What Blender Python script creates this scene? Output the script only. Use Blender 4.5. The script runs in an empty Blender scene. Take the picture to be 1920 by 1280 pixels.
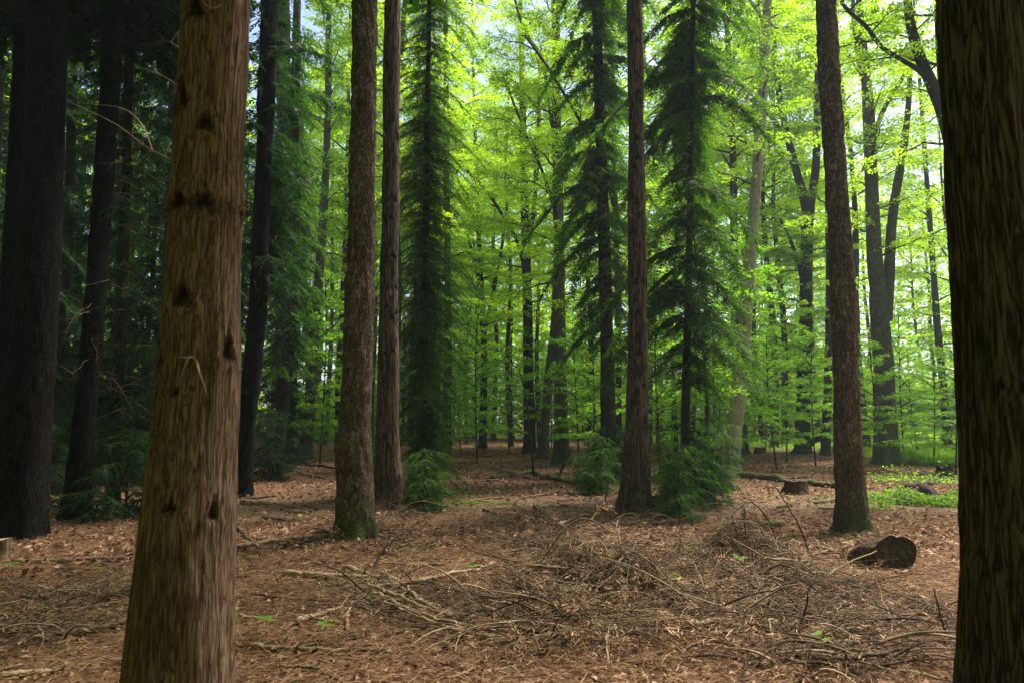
import bpy, math, random
import numpy as np

# ------------------------------------------------------------------ camera
W_PX, H_PX, F_PX = 1920.0, 1280.0, 1300.0
PITCH = math.atan(150.0 / F_PX)
CAM = np.array([0.0, 0.0, 1.6])
scene = bpy.context.scene
COL = scene.collection
cam_d = bpy.data.cameras.new("camera")
cam = bpy.data.objects.new("camera", cam_d)
COL.objects.link(cam)
cam.location = CAM
cam.rotation_euler = (math.pi / 2 + PITCH, 0, 0)
cam_d.sensor_width = 36.0
cam_d.lens = F_PX / W_PX * 36.0
cam_d.clip_start = 0.05
cam_d.clip_end = 2000
cam_d.dof.use_dof = True
cam_d.dof.focus_distance = 10.5
cam_d.dof.aperture_fstop = 3.5
scene.camera = cam

# ------------------------------------------------------------------ light
SUN_EL, SUN_AZ = math.radians(58), math.radians(52)     # azimuth from +Y (view direction) towards +X (right)
world = bpy.data.worlds.new("World")
scene.world = world
world.use_nodes = True
wt = world.node_tree
for n in list(wt.nodes):
    wt.nodes.remove(n)
sky = wt.nodes.new("ShaderNodeTexSky")
sky.sky_type = 'NISHITA'
sky.sun_disc = False
sky.sun_elevation = SUN_EL
sky.sun_rotation = SUN_AZ
sky.air_density = 1.0
sky.dust_density = 2.2
bg = wt.nodes.new("ShaderNodeBackground")
bg.inputs['Strength'].default_value = 0.12
wo = wt.nodes.new("ShaderNodeOutputWorld")
wt.links.new(sky.outputs[0], bg.inputs['Color'])
wt.links.new(bg.outputs[0], wo.inputs['Surface'])
sd = bpy.data.lights.new("sun", 'SUN')
sd.energy = 5.0
sd.angle = math.radians(16)
sd.color = (1.0, 0.95, 0.85)
sun = bpy.data.objects.new("sun", sd)
COL.objects.link(sun)
sun.rotation_euler = (math.pi / 2 - SUN_EL, 0, math.pi - SUN_AZ)   # light comes from azimuth SUN_AZ

vs = scene.view_settings
scene.display_settings.display_device = 'sRGB'
vs.view_transform = 'Standard'
vs.look = 'None'
vs.gamma = 1.0
vs.exposure = 1.32
vs.use_curve_mapping = False
cy = scene.cycles
cy.max_bounces = 7
cy.diffuse_bounces = 4
cy.glossy_bounces = 2
cy.transmission_bounces = 5
cy.transparent_max_bounces = 4
cy.sample_clamp_indirect = 6
cy.use_denoising = True
try:
    cy.denoiser = 'OPENIMAGEDENOISE'
    cy.denoising_input_passes = 'RGB_ALBEDO_NORMAL'
except Exception:
    pass
cy.use_adaptive_sampling = True
cy.adaptive_threshold = 0.02

# ------------------------------------------------------------------ maths helpers
cp, sp = math.cos(PITCH), math.sin(PITCH)


def ray(px, py):
    a, b = (px - W_PX / 2) / F_PX, (H_PX / 2 - py) / F_PX
    return np.array([a, cp - b * sp, sp + b * cp])


def at(px, py, D):
    r = ray(px, py)
    return CAM + r * (D / r[1])


def _h(ix, iy, iz, seed):
    n = (ix.astype(np.int64) * 374761393 + iy.astype(np.int64) * 668265263 + iz.astype(np.int64) * 2147483647 + seed * 974711) & 0xffffffff
    n = ((n ^ (n >> 13)) * 1274126177) & 0xffffffff
    n = (n ^ (n >> 16)) & 0xffffffff
    return n / 4294967295.0


def vnoise(x, y, z, seed=0):
    x, y, z = np.broadcast_arrays(np.asarray(x, float), np.asarray(y, float), np.asarray(z, float))
    fx, fy, fz = np.floor(x), np.floor(y), np.floor(z)
    u, v, w = x - fx, y - fy, z - fz
    u, v, w = [t * t * (3 - 2 * t) for t in (u, v, w)]
    r = 0
    for i in (0, 1):
        for j in (0, 1):
            for k in (0, 1):
                wt_ = (u if i else 1 - u) * (v if j else 1 - v) * (w if k else 1 - w)
                r = r + wt_ * _h(fx + i, fy + j, fz + k, seed)
    return r


def fbm(x, y, z, seed=0, octv=4):
    r, a, s = 0, 0.5, 0
    for o in range(octv):
        r = r + a * vnoise(x * 2 ** o, y * 2 ** o, z * 2 ** o, seed + o)
        s += a
        a *= 0.5
    return r / s


MOUNDS = []          # (x, y, rx, ry, h)


def gz(x, y):
    x, y = np.asarray(x, float), np.asarray(y, float)
    z = (fbm(x * 0.22, y * 0.22, 0 * x, 5, 3) - 0.5) * 0.22 + (fbm(x * 1.3, y * 1.3, 0 * x, 9, 2) - 0.5) * 0.07
    for mx, my, rx, ry, h in MOUNDS:
        z = z + h * np.exp(-((x - mx) / rx) ** 2 - ((y - my) / ry) ** 2)
    return z


HEAPS = []           # brush heaps: (x, y, rx, ry, h)


def gtop(x, y):
    z = gz(x, y)
    return z + max([0.0] + [h * math.exp(-((x - a) / (rx * .75)) ** 2 - ((y - b) / (ry * .75)) ** 2) for a, b, rx, ry, h in HEAPS])


def gp(px, py, lift=0.0, f=None):
    """point of the ground seen at a pixel"""
    r = ray(px, py)
    if r[2] > -1e-3:
        r = ray(px, 800)
    D = -1.6 / r[2]
    p = CAM + r * D
    for _ in range(12):
        D = (float((f or gz)(p[0], p[1])) - 1.6) / r[2]
        p = CAM + r * D
    p[2] += lift
    return p


def dist_of(py):
    return 2080.0 / (py - 790.0)


def unit(v):
    v = np.asarray(v, float)
    return v / (np.linalg.norm(v, axis=-1, keepdims=True) + 1e-9)


# ------------------------------------------------------------------ mesh helpers
class MB:
    def __init__(self):
        self.v, self.q, self.m, self.n, self.a = [], [], [], 0, []

    def add(self, V, Q, mat=0, attr=None):
        V = np.asarray(V, np.float32).reshape(-1, 3)
        Q = np.asarray(Q, np.int32).reshape(-1, 4)
        self.v.append(V)
        self.q.append(Q + self.n)
        self.m.append(np.full(len(Q), mat, np.int32))
        self.a.append(np.zeros(len(V), np.float32) if attr is None else np.asarray(attr, np.float32).ravel())
        self.n += len(V)

    def cards(self, P, D, N, L, Wd, mat=0, fold=0.12, wide=0.45):
        """leaf shaped quads: base point P, axis D, normal N, length L, half width Wd"""
        D = unit(D)
        S = unit(np.cross(N, D))
        U = np.cross(D, S)
        L = np.asarray(L)[..., None] if np.ndim(L) else L
        Wd = np.asarray(Wd)[..., None] if np.ndim(Wd) else Wd
        V = np.stack([P, P + D * L * wide + S * Wd + U * L * fold, P + D * L, P + D * L * wide - S * Wd + U * L * fold], 1)
        n = len(P)
        self.add(V.reshape(-1, 3), np.arange(n * 4).reshape(n, 4), mat)

    def tubes(self, P, R, k=4, mat=0, cap=False):
        """P (n, m, 3) centre lines, R (n, m) radii"""
        P = np.asarray(P, float)
        R = np.asarray(R, float)
        n, m, _ = P.shape
        T = unit(np.gradient(P, axis=1))
        ref = np.where(np.abs(T[..., 2:3]) > 0.9, np.array([1.0, 0, 0]), np.array([0, 0, 1.0]))
        # constant reference per tube
        ref = np.repeat(ref[:, :1], m, 1)
        A = unit(np.cross(T, ref))
        B = np.cross(T, A)
        th = np.arange(k) * 2 * math.pi / k
        V = P[:, :, None, :] + R[:, :, None, None] * (np.cos(th)[None, None, :, None] * A[:, :, None, :] + np.sin(th)[None, None, :, None] * B[:, :, None, :])
        idx = np.arange(n * m * k).reshape(n, m, k)
        q = np.stack([idx[:, :-1, :], np.roll(idx[:, :-1, :], -1, 2), np.roll(idx[:, 1:, :], -1, 2), idx[:, 1:, :]], -1)
        self.add(V.reshape(-1, 3), q.reshape(-1, 4), mat)

    def build(self, name, mats, parent=None, loc=None, smooth=False, attr_name=None):
        me = bpy.data.meshes.new(name)
        V = np.concatenate(self.v)
        Q = np.concatenate(self.q)
        M = np.concatenate(self.m)
        me.vertices.add(len(V))
        me.vertices.foreach_set('co', V.ravel())
        me.loops.add(Q.size)
        me.loops.foreach_set('vertex_index', Q.ravel())
        me.polygons.add(len(Q))
        me.polygons.foreach_set('loop_start', np.arange(0, Q.size, 4, dtype=np.int32))
        try:
            me.polygons.foreach_set('loop_total', np.full(len(Q), 4, np.int32))
        except Exception:
            pass
        for mt in (mats if isinstance(mats, (list, tuple)) else [mats]):
            me.materials.append(mt)
        me.polygons.foreach_set('material_index', M)
        me.update(calc_edges=True)
        if smooth:
            me.polygons.foreach_set('use_smooth', np.ones(len(Q), bool))
        if attr_name:
            at_ = me.attributes.new(attr_name, 'FLOAT', 'POINT')
            at_.data.foreach_set('value', np.concatenate(self.a))
        me.validate()
        o = bpy.data.objects.new(name, me)
        COL.objects.link(o)
        if parent is not None:
            o.parent = parent
        if loc is not None:
            o.location = loc
        return o


def tag(o, label=None, cat=None, group=None, kind=None):
    for k_, v_ in (('label', label), ('category', cat), ('group', group), ('kind', kind)):
        if v_:
            o[k_] = v_
    return o


def empty(name, loc, rz=0.0):
    e = bpy.data.objects.new(name, None)
    e.empty_display_size = 0.3
    COL.objects.link(e)
    e.location = [float(t) for t in loc]
    e.rotation_euler = (0, 0, rz)
    return e


def copy_tree(o, parent=None):
    c = o.copy()
    COL.objects.link(c)
    c.parent = parent
    for ch in [x for x in COL.objects if x.parent == o]:
        copy_tree(ch, c)
    return c


# ------------------------------------------------------------------ materials
def nt(name):
    m = bpy.data.materials.new(name)
    m.use_nodes = True
    t = m.node_tree
    for n in list(t.nodes):
        t.nodes.remove(n)
    out = t.nodes.new("ShaderNodeOutputMaterial")
    return m, t, out


def node(t, kind, **kw):
    n = t.nodes.new(kind)
    for k_, v_ in kw.items():
        if k_ in n.inputs:
            n.inputs[k_].default_value = v_
        else:
            setattr(n, k_, v_)
    return n


def ramp(t, stops, interp='LINEAR'):
    r = t.nodes.new("ShaderNodeValToRGB")
    r.color_ramp.interpolation = interp
    els = r.color_ramp.elements
    while len(els) < len(stops):
        els.new(0.5)
    for e, (p, c) in zip(els, stops):
        e.position = p
        e.color = (c[0], c[1], c[2], 1)
    return r


def leaf_mat(name, cols, trans=0.5, tcol_gain=2.2, rough=0.55, tint=(1.05, 1.2, 0.5), nscale=0.35, spec=0.3):
    m, t, out = nt(name)
    geo = node(t, "ShaderNodeNewGeometry")
    tc = node(t, "ShaderNodeTexCoord")
    nz = node(t, "ShaderNodeTexNoise", Scale=nscale, Detail=2.0)
    t.links.new(tc.outputs['Object'], nz.inputs['Vector'])
    mx = node(t, "ShaderNodeMath", operation='MULTIPLY_ADD')
    mx.inputs[1].default_value = 0.55
    t.links.new(geo.outputs['Random Per Island'], mx.inputs[0])
    sc = node(t, "ShaderNodeMath", operation='MULTIPLY')
    sc.inputs[1].default_value = 0.45
    t.links.new(nz.outputs[0], sc.inputs[0])
    t.links.new(sc.outputs[0], mx.inputs[2])
    r = ramp(t, cols)
    t.links.new(mx.outputs[0], r.inputs[0])
    bs = node(t, "ShaderNodeBsdfPrincipled", Roughness=rough)
    bs.inputs['Specular IOR Level'].default_value = spec
    t.links.new(r.outputs[0], bs.inputs['Base Color'])
    tr = node(t, "ShaderNodeBsdfTranslucent")
    mul = node(t, "ShaderNodeMix", data_type='RGBA', blend_type='MULTIPLY')
    mul.inputs['Factor'].default_value = 1.0
    t.links.new(r.outputs[0], mul.inputs[6])
    mul.inputs[7].default_value = (tint[0] * tcol_gain, tint[1] * tcol_gain, tint[2] * tcol_gain, 1)
    t.links.new(mul.outputs[2], tr.inputs['Color'])
    mixs = node(t, "ShaderNodeMixShader")
    mixs.inputs[0].default_value = trans
    t.links.new(bs.outputs[0], mixs.inputs[1])
    t.links.new(tr.outputs[0], mixs.inputs[2])
    t.links.new(mixs.outputs[0], out.inputs['Surface'])
    return m


def bark_mat(name, cols, kind='fibre', scale=1.0, bump=0.5, moss=0.0, rough=0.9, mosscol=(0.05, 0.075, 0.015), dist=0.01, mossh=1.2, knot=False):
    m, t, out = nt(name)
    tc = node(t, "ShaderNodeTexCoord")
    mp = node(t, "ShaderNodeMapping")
    t.links.new(tc.outputs['Object'], mp.inputs['Vector'])
    bs = node(t, "ShaderNodeBsdfPrincipled", Roughness=rough)
    bs.inputs['Specular IOR Level'].default_value = 0.06
    bmp = node(t, "ShaderNodeBump", Strength=bump, Distance=dist)
    big = node(t, "ShaderNodeTexNoise", Scale=1.6, Detail=7.0, Roughness=0.6)
    t.links.new(tc.outputs['Object'], big.inputs['Vector'])
    if kind == 'fibre':
        mp.inputs['Scale'].default_value = (1, 1, 0.085)
        n0 = node(t, "ShaderNodeTexNoise", Scale=44.0 * scale, Detail=3.0, Roughness=0.5, Distortion=0.6)
        t.links.new(mp.outputs[0], n0.inputs['Vector'])
        n1 = node(t, "ShaderNodeTexNoise", Scale=90.0 * scale, Detail=5.0, Roughness=0.65)
        t.links.new(mp.outputs[0], n1.inputs['Vector'])
        sb = node(t, "ShaderNodeMath", operation='SUBTRACT')
        sb.inputs[1].default_value = 0.5
        t.links.new(n0.outputs[0], sb.inputs[0])
        ab_ = node(t, "ShaderNodeMath", operation='ABSOLUTE')
        t.links.new(sb.outputs[0], ab_.inputs[0])
        mrr = node(t, "ShaderNodeMapRange")
        mrr.inputs['From Max'].default_value = 0.10
        mrr.inputs['To Min'].default_value = 0.18
        mrr.inputs['To Max'].default_value = 0.72
        t.links.new(ab_.outputs[0], mrr.inputs[0])
        mmf = node(t, "ShaderNodeMix", data_type='FLOAT')
        mmf.inputs[0].default_value = 0.45
        t.links.new(mrr.outputs[0], mmf.inputs[2])
        t.links.new(n1.outputs[0], mmf.inputs[3])
        h = mmf.outputs[0]
    elif kind == 'plate':
        mp.inputs['Scale'].default_value = (1, 1, 0.36)
        nz = node(t, "ShaderNodeTexNoise", Scale=9.0 * scale, Detail=3.0)
        t.links.new(mp.outputs[0], nz.inputs['Vector'])
        ad = node(t, "ShaderNodeMix", data_type='VECTOR')
        ad.inputs[0].default_value = 0.22
        t.links.new(mp.outputs[0], ad.inputs[4])
        t.links.new(nz.outputs['Color'], ad.inputs[5])
        vo = node(t, "ShaderNodeTexVoronoi", Scale=19.0 * scale, feature='DISTANCE_TO_EDGE')
        t.links.new(ad.outputs[1], vo.inputs['Vector'])
        n1 = node(t, "ShaderNodeTexNoise", Scale=60.0 * scale, Detail=4.0)
        t.links.new(mp.outputs[0], n1.inputs['Vector'])
        cl = node(t, "ShaderNodeMapRange")
        cl.inputs['From Max'].default_value = 0.32
        t.links.new(vo.outputs['Distance'], cl.inputs[0])
        mm = node(t, "ShaderNodeMix", data_type='FLOAT')
        mm.inputs[0].default_value = 0.5
        t.links.new(cl.outputs[0], mm.inputs[2])
        t.links.new(n1.outputs[0], mm.inputs[3])
        vc = node(t, "ShaderNodeTexVoronoi", Scale=19.0 * scale)
        t.links.new(ad.outputs[1], vc.inputs['Vector'])
        vcs = node(t, "ShaderNodeSeparateColor")
        t.links.new(vc.outputs['Color'], vcs.inputs[0])
        mm3 = node(t, "ShaderNodeMix", data_type='FLOAT')
        mm3.inputs[0].default_value = 0.28
        t.links.new(mm.outputs[0], mm3.inputs[2])
        t.links.new(vcs.outputs[0], mm3.inputs[3])
        h = mm3.outputs[0]
    else:
        mp.inputs['Scale'].default_value = (1, 1, 0.6)
        n1 = node(t, "ShaderNodeTexNoise", Scale=9.0 * scale, Detail=7.0, Roughness=0.65)
        t.links.new(mp.outputs[0], n1.inputs['Vector'])
        h = n1.outputs[0]
    # combine with large scale variation
    mm2 = node(t, "ShaderNodeMix", data_type='FLOAT')
    mm2.inputs[0].default_value = 0.18 if kind == 'fibre' else 0.3
    t.links.new(h, mm2.inputs[2])
    t.links.new(big.outputs[0], mm2.inputs[3])
    r = ramp(t, cols)
    t.links.new(mm2.outputs[0], r.inputs[0])
    colr = r.outputs[0]
    t.links.new(h, bmp.inputs['Height'])
    if moss > 0:
        sx = node(t, "ShaderNodeSeparateXYZ")
        t.links.new(tc.outputs['Object'], sx.inputs[0])
        mr = node(t, "ShaderNodeMapRange")
        mr.inputs['From Min'].default_value = mossh
        mr.inputs['From Max'].default_value = 0.0
        t.links.new(sx.outputs[2], mr.inputs[0])
        nn = node(t, "ShaderNodeTexNoise", Scale=7.0, Detail=5.0)
        t.links.new(tc.outputs['Object'], nn.inputs['Vector'])
        mu = node(t, "ShaderNodeMath", operation='MULTIPLY')
        t.links.new(mr.outputs[0], mu.inputs[0])
        t.links.new(nn.outputs[0], mu.inputs[1])
        mr2 = node(t, "ShaderNodeMapRange")
        mr2.inputs['From Min'].default_value = 0.22
        mr2.inputs['From Max'].default_value = 0.5
        mr2.inputs['To Max'].default_value = moss
        t.links.new(mu.outputs[0], mr2.inputs[0])
        mc = node(t, "ShaderNodeMix", data_type='RGBA')
        t.links.new(mr2.outputs[0], mc.inputs[0])
        t.links.new(colr, mc.inputs[6])
        mc.inputs[7].default_value = (*mosscol, 1)
        colr = mc.outputs[2]
    if knot:
        an = node(t, "ShaderNodeAttribute", attribute_name='knot')  # mask holds the dark knots and the painted shade under the collar
        mk = node(t, "ShaderNodeMix", data_type='RGBA')
        t.links.new(an.outputs['Fac'], mk.inputs[0])
        t.links.new(colr, mk.inputs[6])
        mk.inputs[7].default_value = (0.020, 0.013, 0.010, 1)
        colr = mk.outputs[2]
    t.links.new(colr, bs.inputs['Base Color'])
    t.links.new(bmp.outputs[0], bs.inputs['Normal'])
    t.links.new(bs.outputs[0], out.inputs['Surface'])
    return m


def plain_mat(name, cols, scale=8, rough=0.9, island=True, trans=0.0, bump=0.0):
    m, t, out = nt(name)
    tc = node(t, "ShaderNodeTexCoord")
    nz = node(t, "ShaderNodeTexNoise", Scale=scale, Detail=4.0)
    t.links.new(tc.outputs['Object'], nz.inputs['Vector'])
    r = ramp(t, cols)
    if island:
        geo = node(t, "ShaderNodeNewGeometry")
        mm = node(t, "ShaderNodeMix", data_type='FLOAT')
        mm.inputs[0].default_value = 0.6
        t.links.new(nz.outputs[0], mm.inputs[2])
        t.links.new(geo.outputs['Random Per Island'], mm.inputs[3])
        t.links.new(mm.outputs[0], r.inputs[0])
    else:
        t.links.new(nz.outputs[0], r.inputs[0])
    bs = node(t, "ShaderNodeBsdfPrincipled", Roughness=rough)
    bs.inputs['Specular IOR Level'].default_value = 0.2
    t.links.new(r.outputs[0], bs.inputs['Base Color'])
    if bump:
        bmp = node(t, "ShaderNodeBump", Strength=bump, Distance=0.01)
        t.links.new(nz.outputs[0], bmp.inputs['Height'])
        t.links.new(bmp.outputs[0], bs.inputs['Normal'])
    if trans:
        tr = node(t, "ShaderNodeBsdfTranslucent")
        t.links.new(r.outputs[0], tr.inputs['Color'])
        mixs = node(t, "ShaderNodeMixShader")
        mixs.inputs[0].default_value = trans
        t.links.new(bs.outputs[0], mixs.inputs[1])
        t.links.new(tr.outputs[0], mixs.inputs[2])
        t.links.new(mixs.outputs[0], out.inputs['Surface'])
    else:
        t.links.new(bs.outputs[0], out.inputs['Surface'])
    return m


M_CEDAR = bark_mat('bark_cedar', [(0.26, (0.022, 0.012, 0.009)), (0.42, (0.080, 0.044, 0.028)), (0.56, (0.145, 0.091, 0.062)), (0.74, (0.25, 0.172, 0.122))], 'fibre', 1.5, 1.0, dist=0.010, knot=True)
M_CEDAR_SHADE = bark_mat('bark_cedar_shaded', [(0.30, (0.006, 0.005, 0.004)), (0.48, (0.042, 0.031, 0.026)), (0.70, (0.12, 0.09, 0.074))], 'fibre', 0.9, 1.0, dist=0.015, knot=True)  # darker cedar bark: shade on the edge trunk is put into the colour
M_CEDAR_R = bark_mat('bark_cedar_red', [(0.28, (0.012, 0.009, 0.007)), (0.46, (0.052, 0.034, 0.025)), (0.70, (0.18, 0.122, 0.090))], 'fibre', 0.55, 1.0, dist=0.03, knot=True)
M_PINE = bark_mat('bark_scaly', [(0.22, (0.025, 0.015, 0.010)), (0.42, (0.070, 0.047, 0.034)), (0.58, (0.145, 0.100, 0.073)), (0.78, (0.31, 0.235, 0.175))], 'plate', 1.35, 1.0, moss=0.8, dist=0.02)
M_PINE_SHADE = bark_mat('bark_scaly_shaded', [(0.25, (0.003, 0.003, 0.003)), (0.45, (0.009, 0.0075, 0.0065)), (0.75, (0.026, 0.021, 0.017))], 'plate', 1.2, 1.0, dist=0.02)  # scaly bark darkened so the gloom of the left stand sits in its colour
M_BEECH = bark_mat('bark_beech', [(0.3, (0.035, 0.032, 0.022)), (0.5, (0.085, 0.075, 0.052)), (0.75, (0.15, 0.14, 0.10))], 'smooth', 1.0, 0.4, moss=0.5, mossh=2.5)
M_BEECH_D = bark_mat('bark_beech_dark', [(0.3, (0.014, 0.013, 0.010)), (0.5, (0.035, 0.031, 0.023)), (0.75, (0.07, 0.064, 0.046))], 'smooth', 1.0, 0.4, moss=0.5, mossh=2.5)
M_PALE = bark_mat('bark_pale', [(0.3, (0.16, 0.13, 0.095)), (0.5, (0.34, 0.285, 0.225)), (0.75, (0.52, 0.46, 0.38))], 'smooth', 1.6, 0.5, moss=0.3)
M_TWIG = plain_mat('twig_bark', [(0.2, (0.025, 0.018, 0.012)), (0.8, (0.08, 0.06, 0.042))])
M_DEADTWIG = plain_mat('dead_twig', [(0.25, (0.030, 0.017, 0.011)), (0.55, (0.12, 0.075, 0.046)), (0.85, (0.42, 0.30, 0.19))])
M_LEAF = leaf_mat('beech_leaf', [(0.15, (0.045, 0.09, 0.006)), (0.5, (0.085, 0.15, 0.008)), (0.9, (0.14, 0.20, 0.010))], trans=0.68, tcol_gain=4.4, tint=(1.10, 1.02, 0.38))
M_LEAF_D = leaf_mat('understorey_leaf', [(0.15, (0.030, 0.08, 0.010)), (0.5, (0.06, 0.135, 0.014)), (0.9, (0.105, 0.18, 0.018))], trans=0.68, tcol_gain=4.6, tint=(1.10, 1.0, 0.4))
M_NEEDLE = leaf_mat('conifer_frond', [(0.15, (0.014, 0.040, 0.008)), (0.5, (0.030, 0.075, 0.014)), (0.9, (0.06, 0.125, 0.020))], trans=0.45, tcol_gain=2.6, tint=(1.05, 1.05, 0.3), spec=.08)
M_NEEDLE_SHADE = leaf_mat('conifer_frond_shaded', [(0.15, (0.005, 0.018, 0.006)), (0.5, (0.011, 0.033, 0.009)), (0.9, (0.024, 0.058, 0.013))], trans=0.35, tcol_gain=2.4, tint=(1.0, 1.05, 0.35), spec=.08)  # darker fronds: mostly the left stand's gloom, painted into the leaf colour


# ------------------------------------------------------------------ tree builders
def smooth_line(pts, n):
    """Catmull-Rom resampling of (m, k) control points to n rows"""
    pts = np.asarray(pts, float)
    if len(pts) == 2:
        t = np.linspace(0, 1, n)[:, None]
        return pts[0] * (1 - t) + pts[1] * t
    d = np.r_[0, np.cumsum(np.linalg.norm(np.diff(pts[:, :3], axis=0), axis=1))]
    s = np.linspace(0, d[-1], n)
    m = np.gradient(pts, d, axis=0)
    i = np.clip(np.searchsorted(d, s, side='right') - 1, 0, len(d) - 2)
    h = (d[i + 1] - d[i])
    u = ((s - d[i]) / h)[:, None]
    h = h[:, None]
    return (2 * u ** 3 - 3 * u ** 2 + 1) * pts[i] + (u ** 3 - 2 * u ** 2 + u) * h * m[i] + (-2 * u ** 3 + 3 * u ** 2) * pts[i + 1] + (u ** 3 - u ** 2) * h * m[i + 1]


def trunk_into(mb, line, nring, k, style, seed, flare=0.0, knots=(), mat=0, collar=None):
    """line (m,4): x y z r from base to top (local). Adds one closed sweep with bark relief."""
    L = smooth_line(line, nring)
    P, R = L[:, :3], np.maximum(L[:, 3], 0.004)
    T = unit(np.gradient(P, axis=0))
    ref = np.array([0, 1.0, 0])
    A = unit(np.cross(np.broadcast_to(ref, T.shape), T))   # roughly +x
    B = np.cross(T, A)                                       # roughly +y
    th = np.arange(k) * 2 * math.pi / k - math.pi / 2
    c, s = np.cos(th)[None, :], np.sin(th)[None, :]
    Rr = R[:, None]
    z = P[:, 2:3]
    sx, sy = c * Rr, s * Rr
    disp = (fbm(sx * 3 + seed, sy * 3, z * 0.9, seed, 3) - 0.5) * Rr * 0.35
    if style == 'fibre':
        wob = (vnoise(sx * 4, sy * 4, z * 1.2, seed + 3) - 0.5) * 0.10
        a = fbm((sx + wob) * 34, (sy + wob) * 34, z * 1.6, seed + 7, 3)
        b = fbm((sx + wob) * 75, (sy + wob) * 75, z * 3.0, seed + 8, 2)
        disp = disp + (np.abs(a - 0.5) * 2 - 0.3) * 0.016 + (b - 0.5) * 0.009
    elif style == 'plate':
        a = fbm(sx * 16, sy * 16, z * 6.0, seed + 7, 3)
        disp = disp + (np.clip((a - 0.35) * 3, 0, 1) - 0.5) * 0.020 + (vnoise(sx * 50, sy * 50, z * 25, seed) - 0.5) * 0.012
    if flare:
        hz = np.maximum(z - z[0] - 0.1, 0)
        lob = 0.55 + 0.45 * np.sin(th * 5 + seed)[None, :] + 0.3 * np.sin(th * 3 + seed * 2.1)[None, :]
        disp = disp + Rr * flare * (np.exp(-hz / 0.14) * 1.0 + np.exp(-hz / 0.45) * .35) * lob
    kn = np.zeros((nring, k))
    for kz, ka, kw, kh in knots:
        dth = (th[None, :] - (ka - math.pi / 2) + math.pi) % (2 * math.pi) - math.pi
        jag = (fbm(sx * 40, sy * 40, z * 30, seed + 20, 2) - 0.5) * 0.9
        u = dth * Rr / (kw * 1.3)
        v = (z - kz) / (kh * 1.3)
        # triangular scar, wide at the bottom
        f = 1 - np.maximum(np.abs(u) / np.clip(0.62 - v * 0.55, 0.05, 1.2), np.abs(v)) + jag * 0.5
        mk = np.clip(f * 2.4, 0, 1)
        rim = np.exp(-((f + 0.1) / 0.3) ** 2) * (v < 0.6)
        disp = disp - mk * 0.016 + rim * 0.010
        kn = np.maximum(kn, mk)
    if collar:
        zc = collar + (fbm(c * 3 + 0 * z, s * 3 + 0 * z, 0 * z, 77, 3) - .5) * .10
        u = (z - zc)
        disp = disp + .014 * np.clip(u / .006, 0, 1) * np.exp(-np.maximum(u, 0) / .16) - .004 * np.exp(-np.maximum(-u, 0) / .02) * (u < 0)
        kn = np.maximum(kn, .5 * np.exp(-np.maximum(-u, 0) / .018) * (u < 0.004))  # shadow below the collar's lip, painted into the same dark mask
    RR = Rr + disp
    V = P[:, None, :] + RR[..., None] * (c[..., None] * A[:, None, :] + s[..., None] * B[:, None, :])
    idx = np.arange(nring * k).reshape(nring, k)
    q = np.stack([idx[:-1], np.roll(idx[:-1], -1, 1), np.roll(idx[1:], -1, 1), idx[1:]], -1)
    mb.add(V.reshape(-1, 3), q.reshape(-1, 4), mat, kn.ravel())
    return P, R


def px_line(D, pts, base):
    """pixel control points (px, py, width px) at depth D, top to bottom or reverse -> local lines base..top"""
    out = []
    for px, py, w in pts:
        p = at(px, py, D)
        s = np.linalg.norm(p - CAM) / np.linalg.norm(ray(px, py))
        out.append([*(p - base), w / F_PX * s / 2])
    out.sort(key=lambda q: q[2])
    return np.array(out)


def extend_top(L, height, rtop=0.06):
    top, prev = L[-1], L[-2]
    d = (top[:3] - prev[:3])
    d = d / max(d[2], 0.1)
    dz = height - top[2]
    if dz <= 0.5:
        return L
    add = []
    for f in (0.35, 0.7, 1.0):
        p = top[:3] + d * dz * f * (1 - 0.3 * f)
        p[2] = top[2] + dz * f
        add.append([*p, top[3] * (1 - f) + rtop * f])
    return np.vstack([L, add])


def axis_fn(L):
    z = L[:, 2]
    return lambda h: np.stack([np.interp(h, z, L[:, 0]), np.interp(h, z, L[:, 1]), np.asarray(h, float)], -1)


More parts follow.
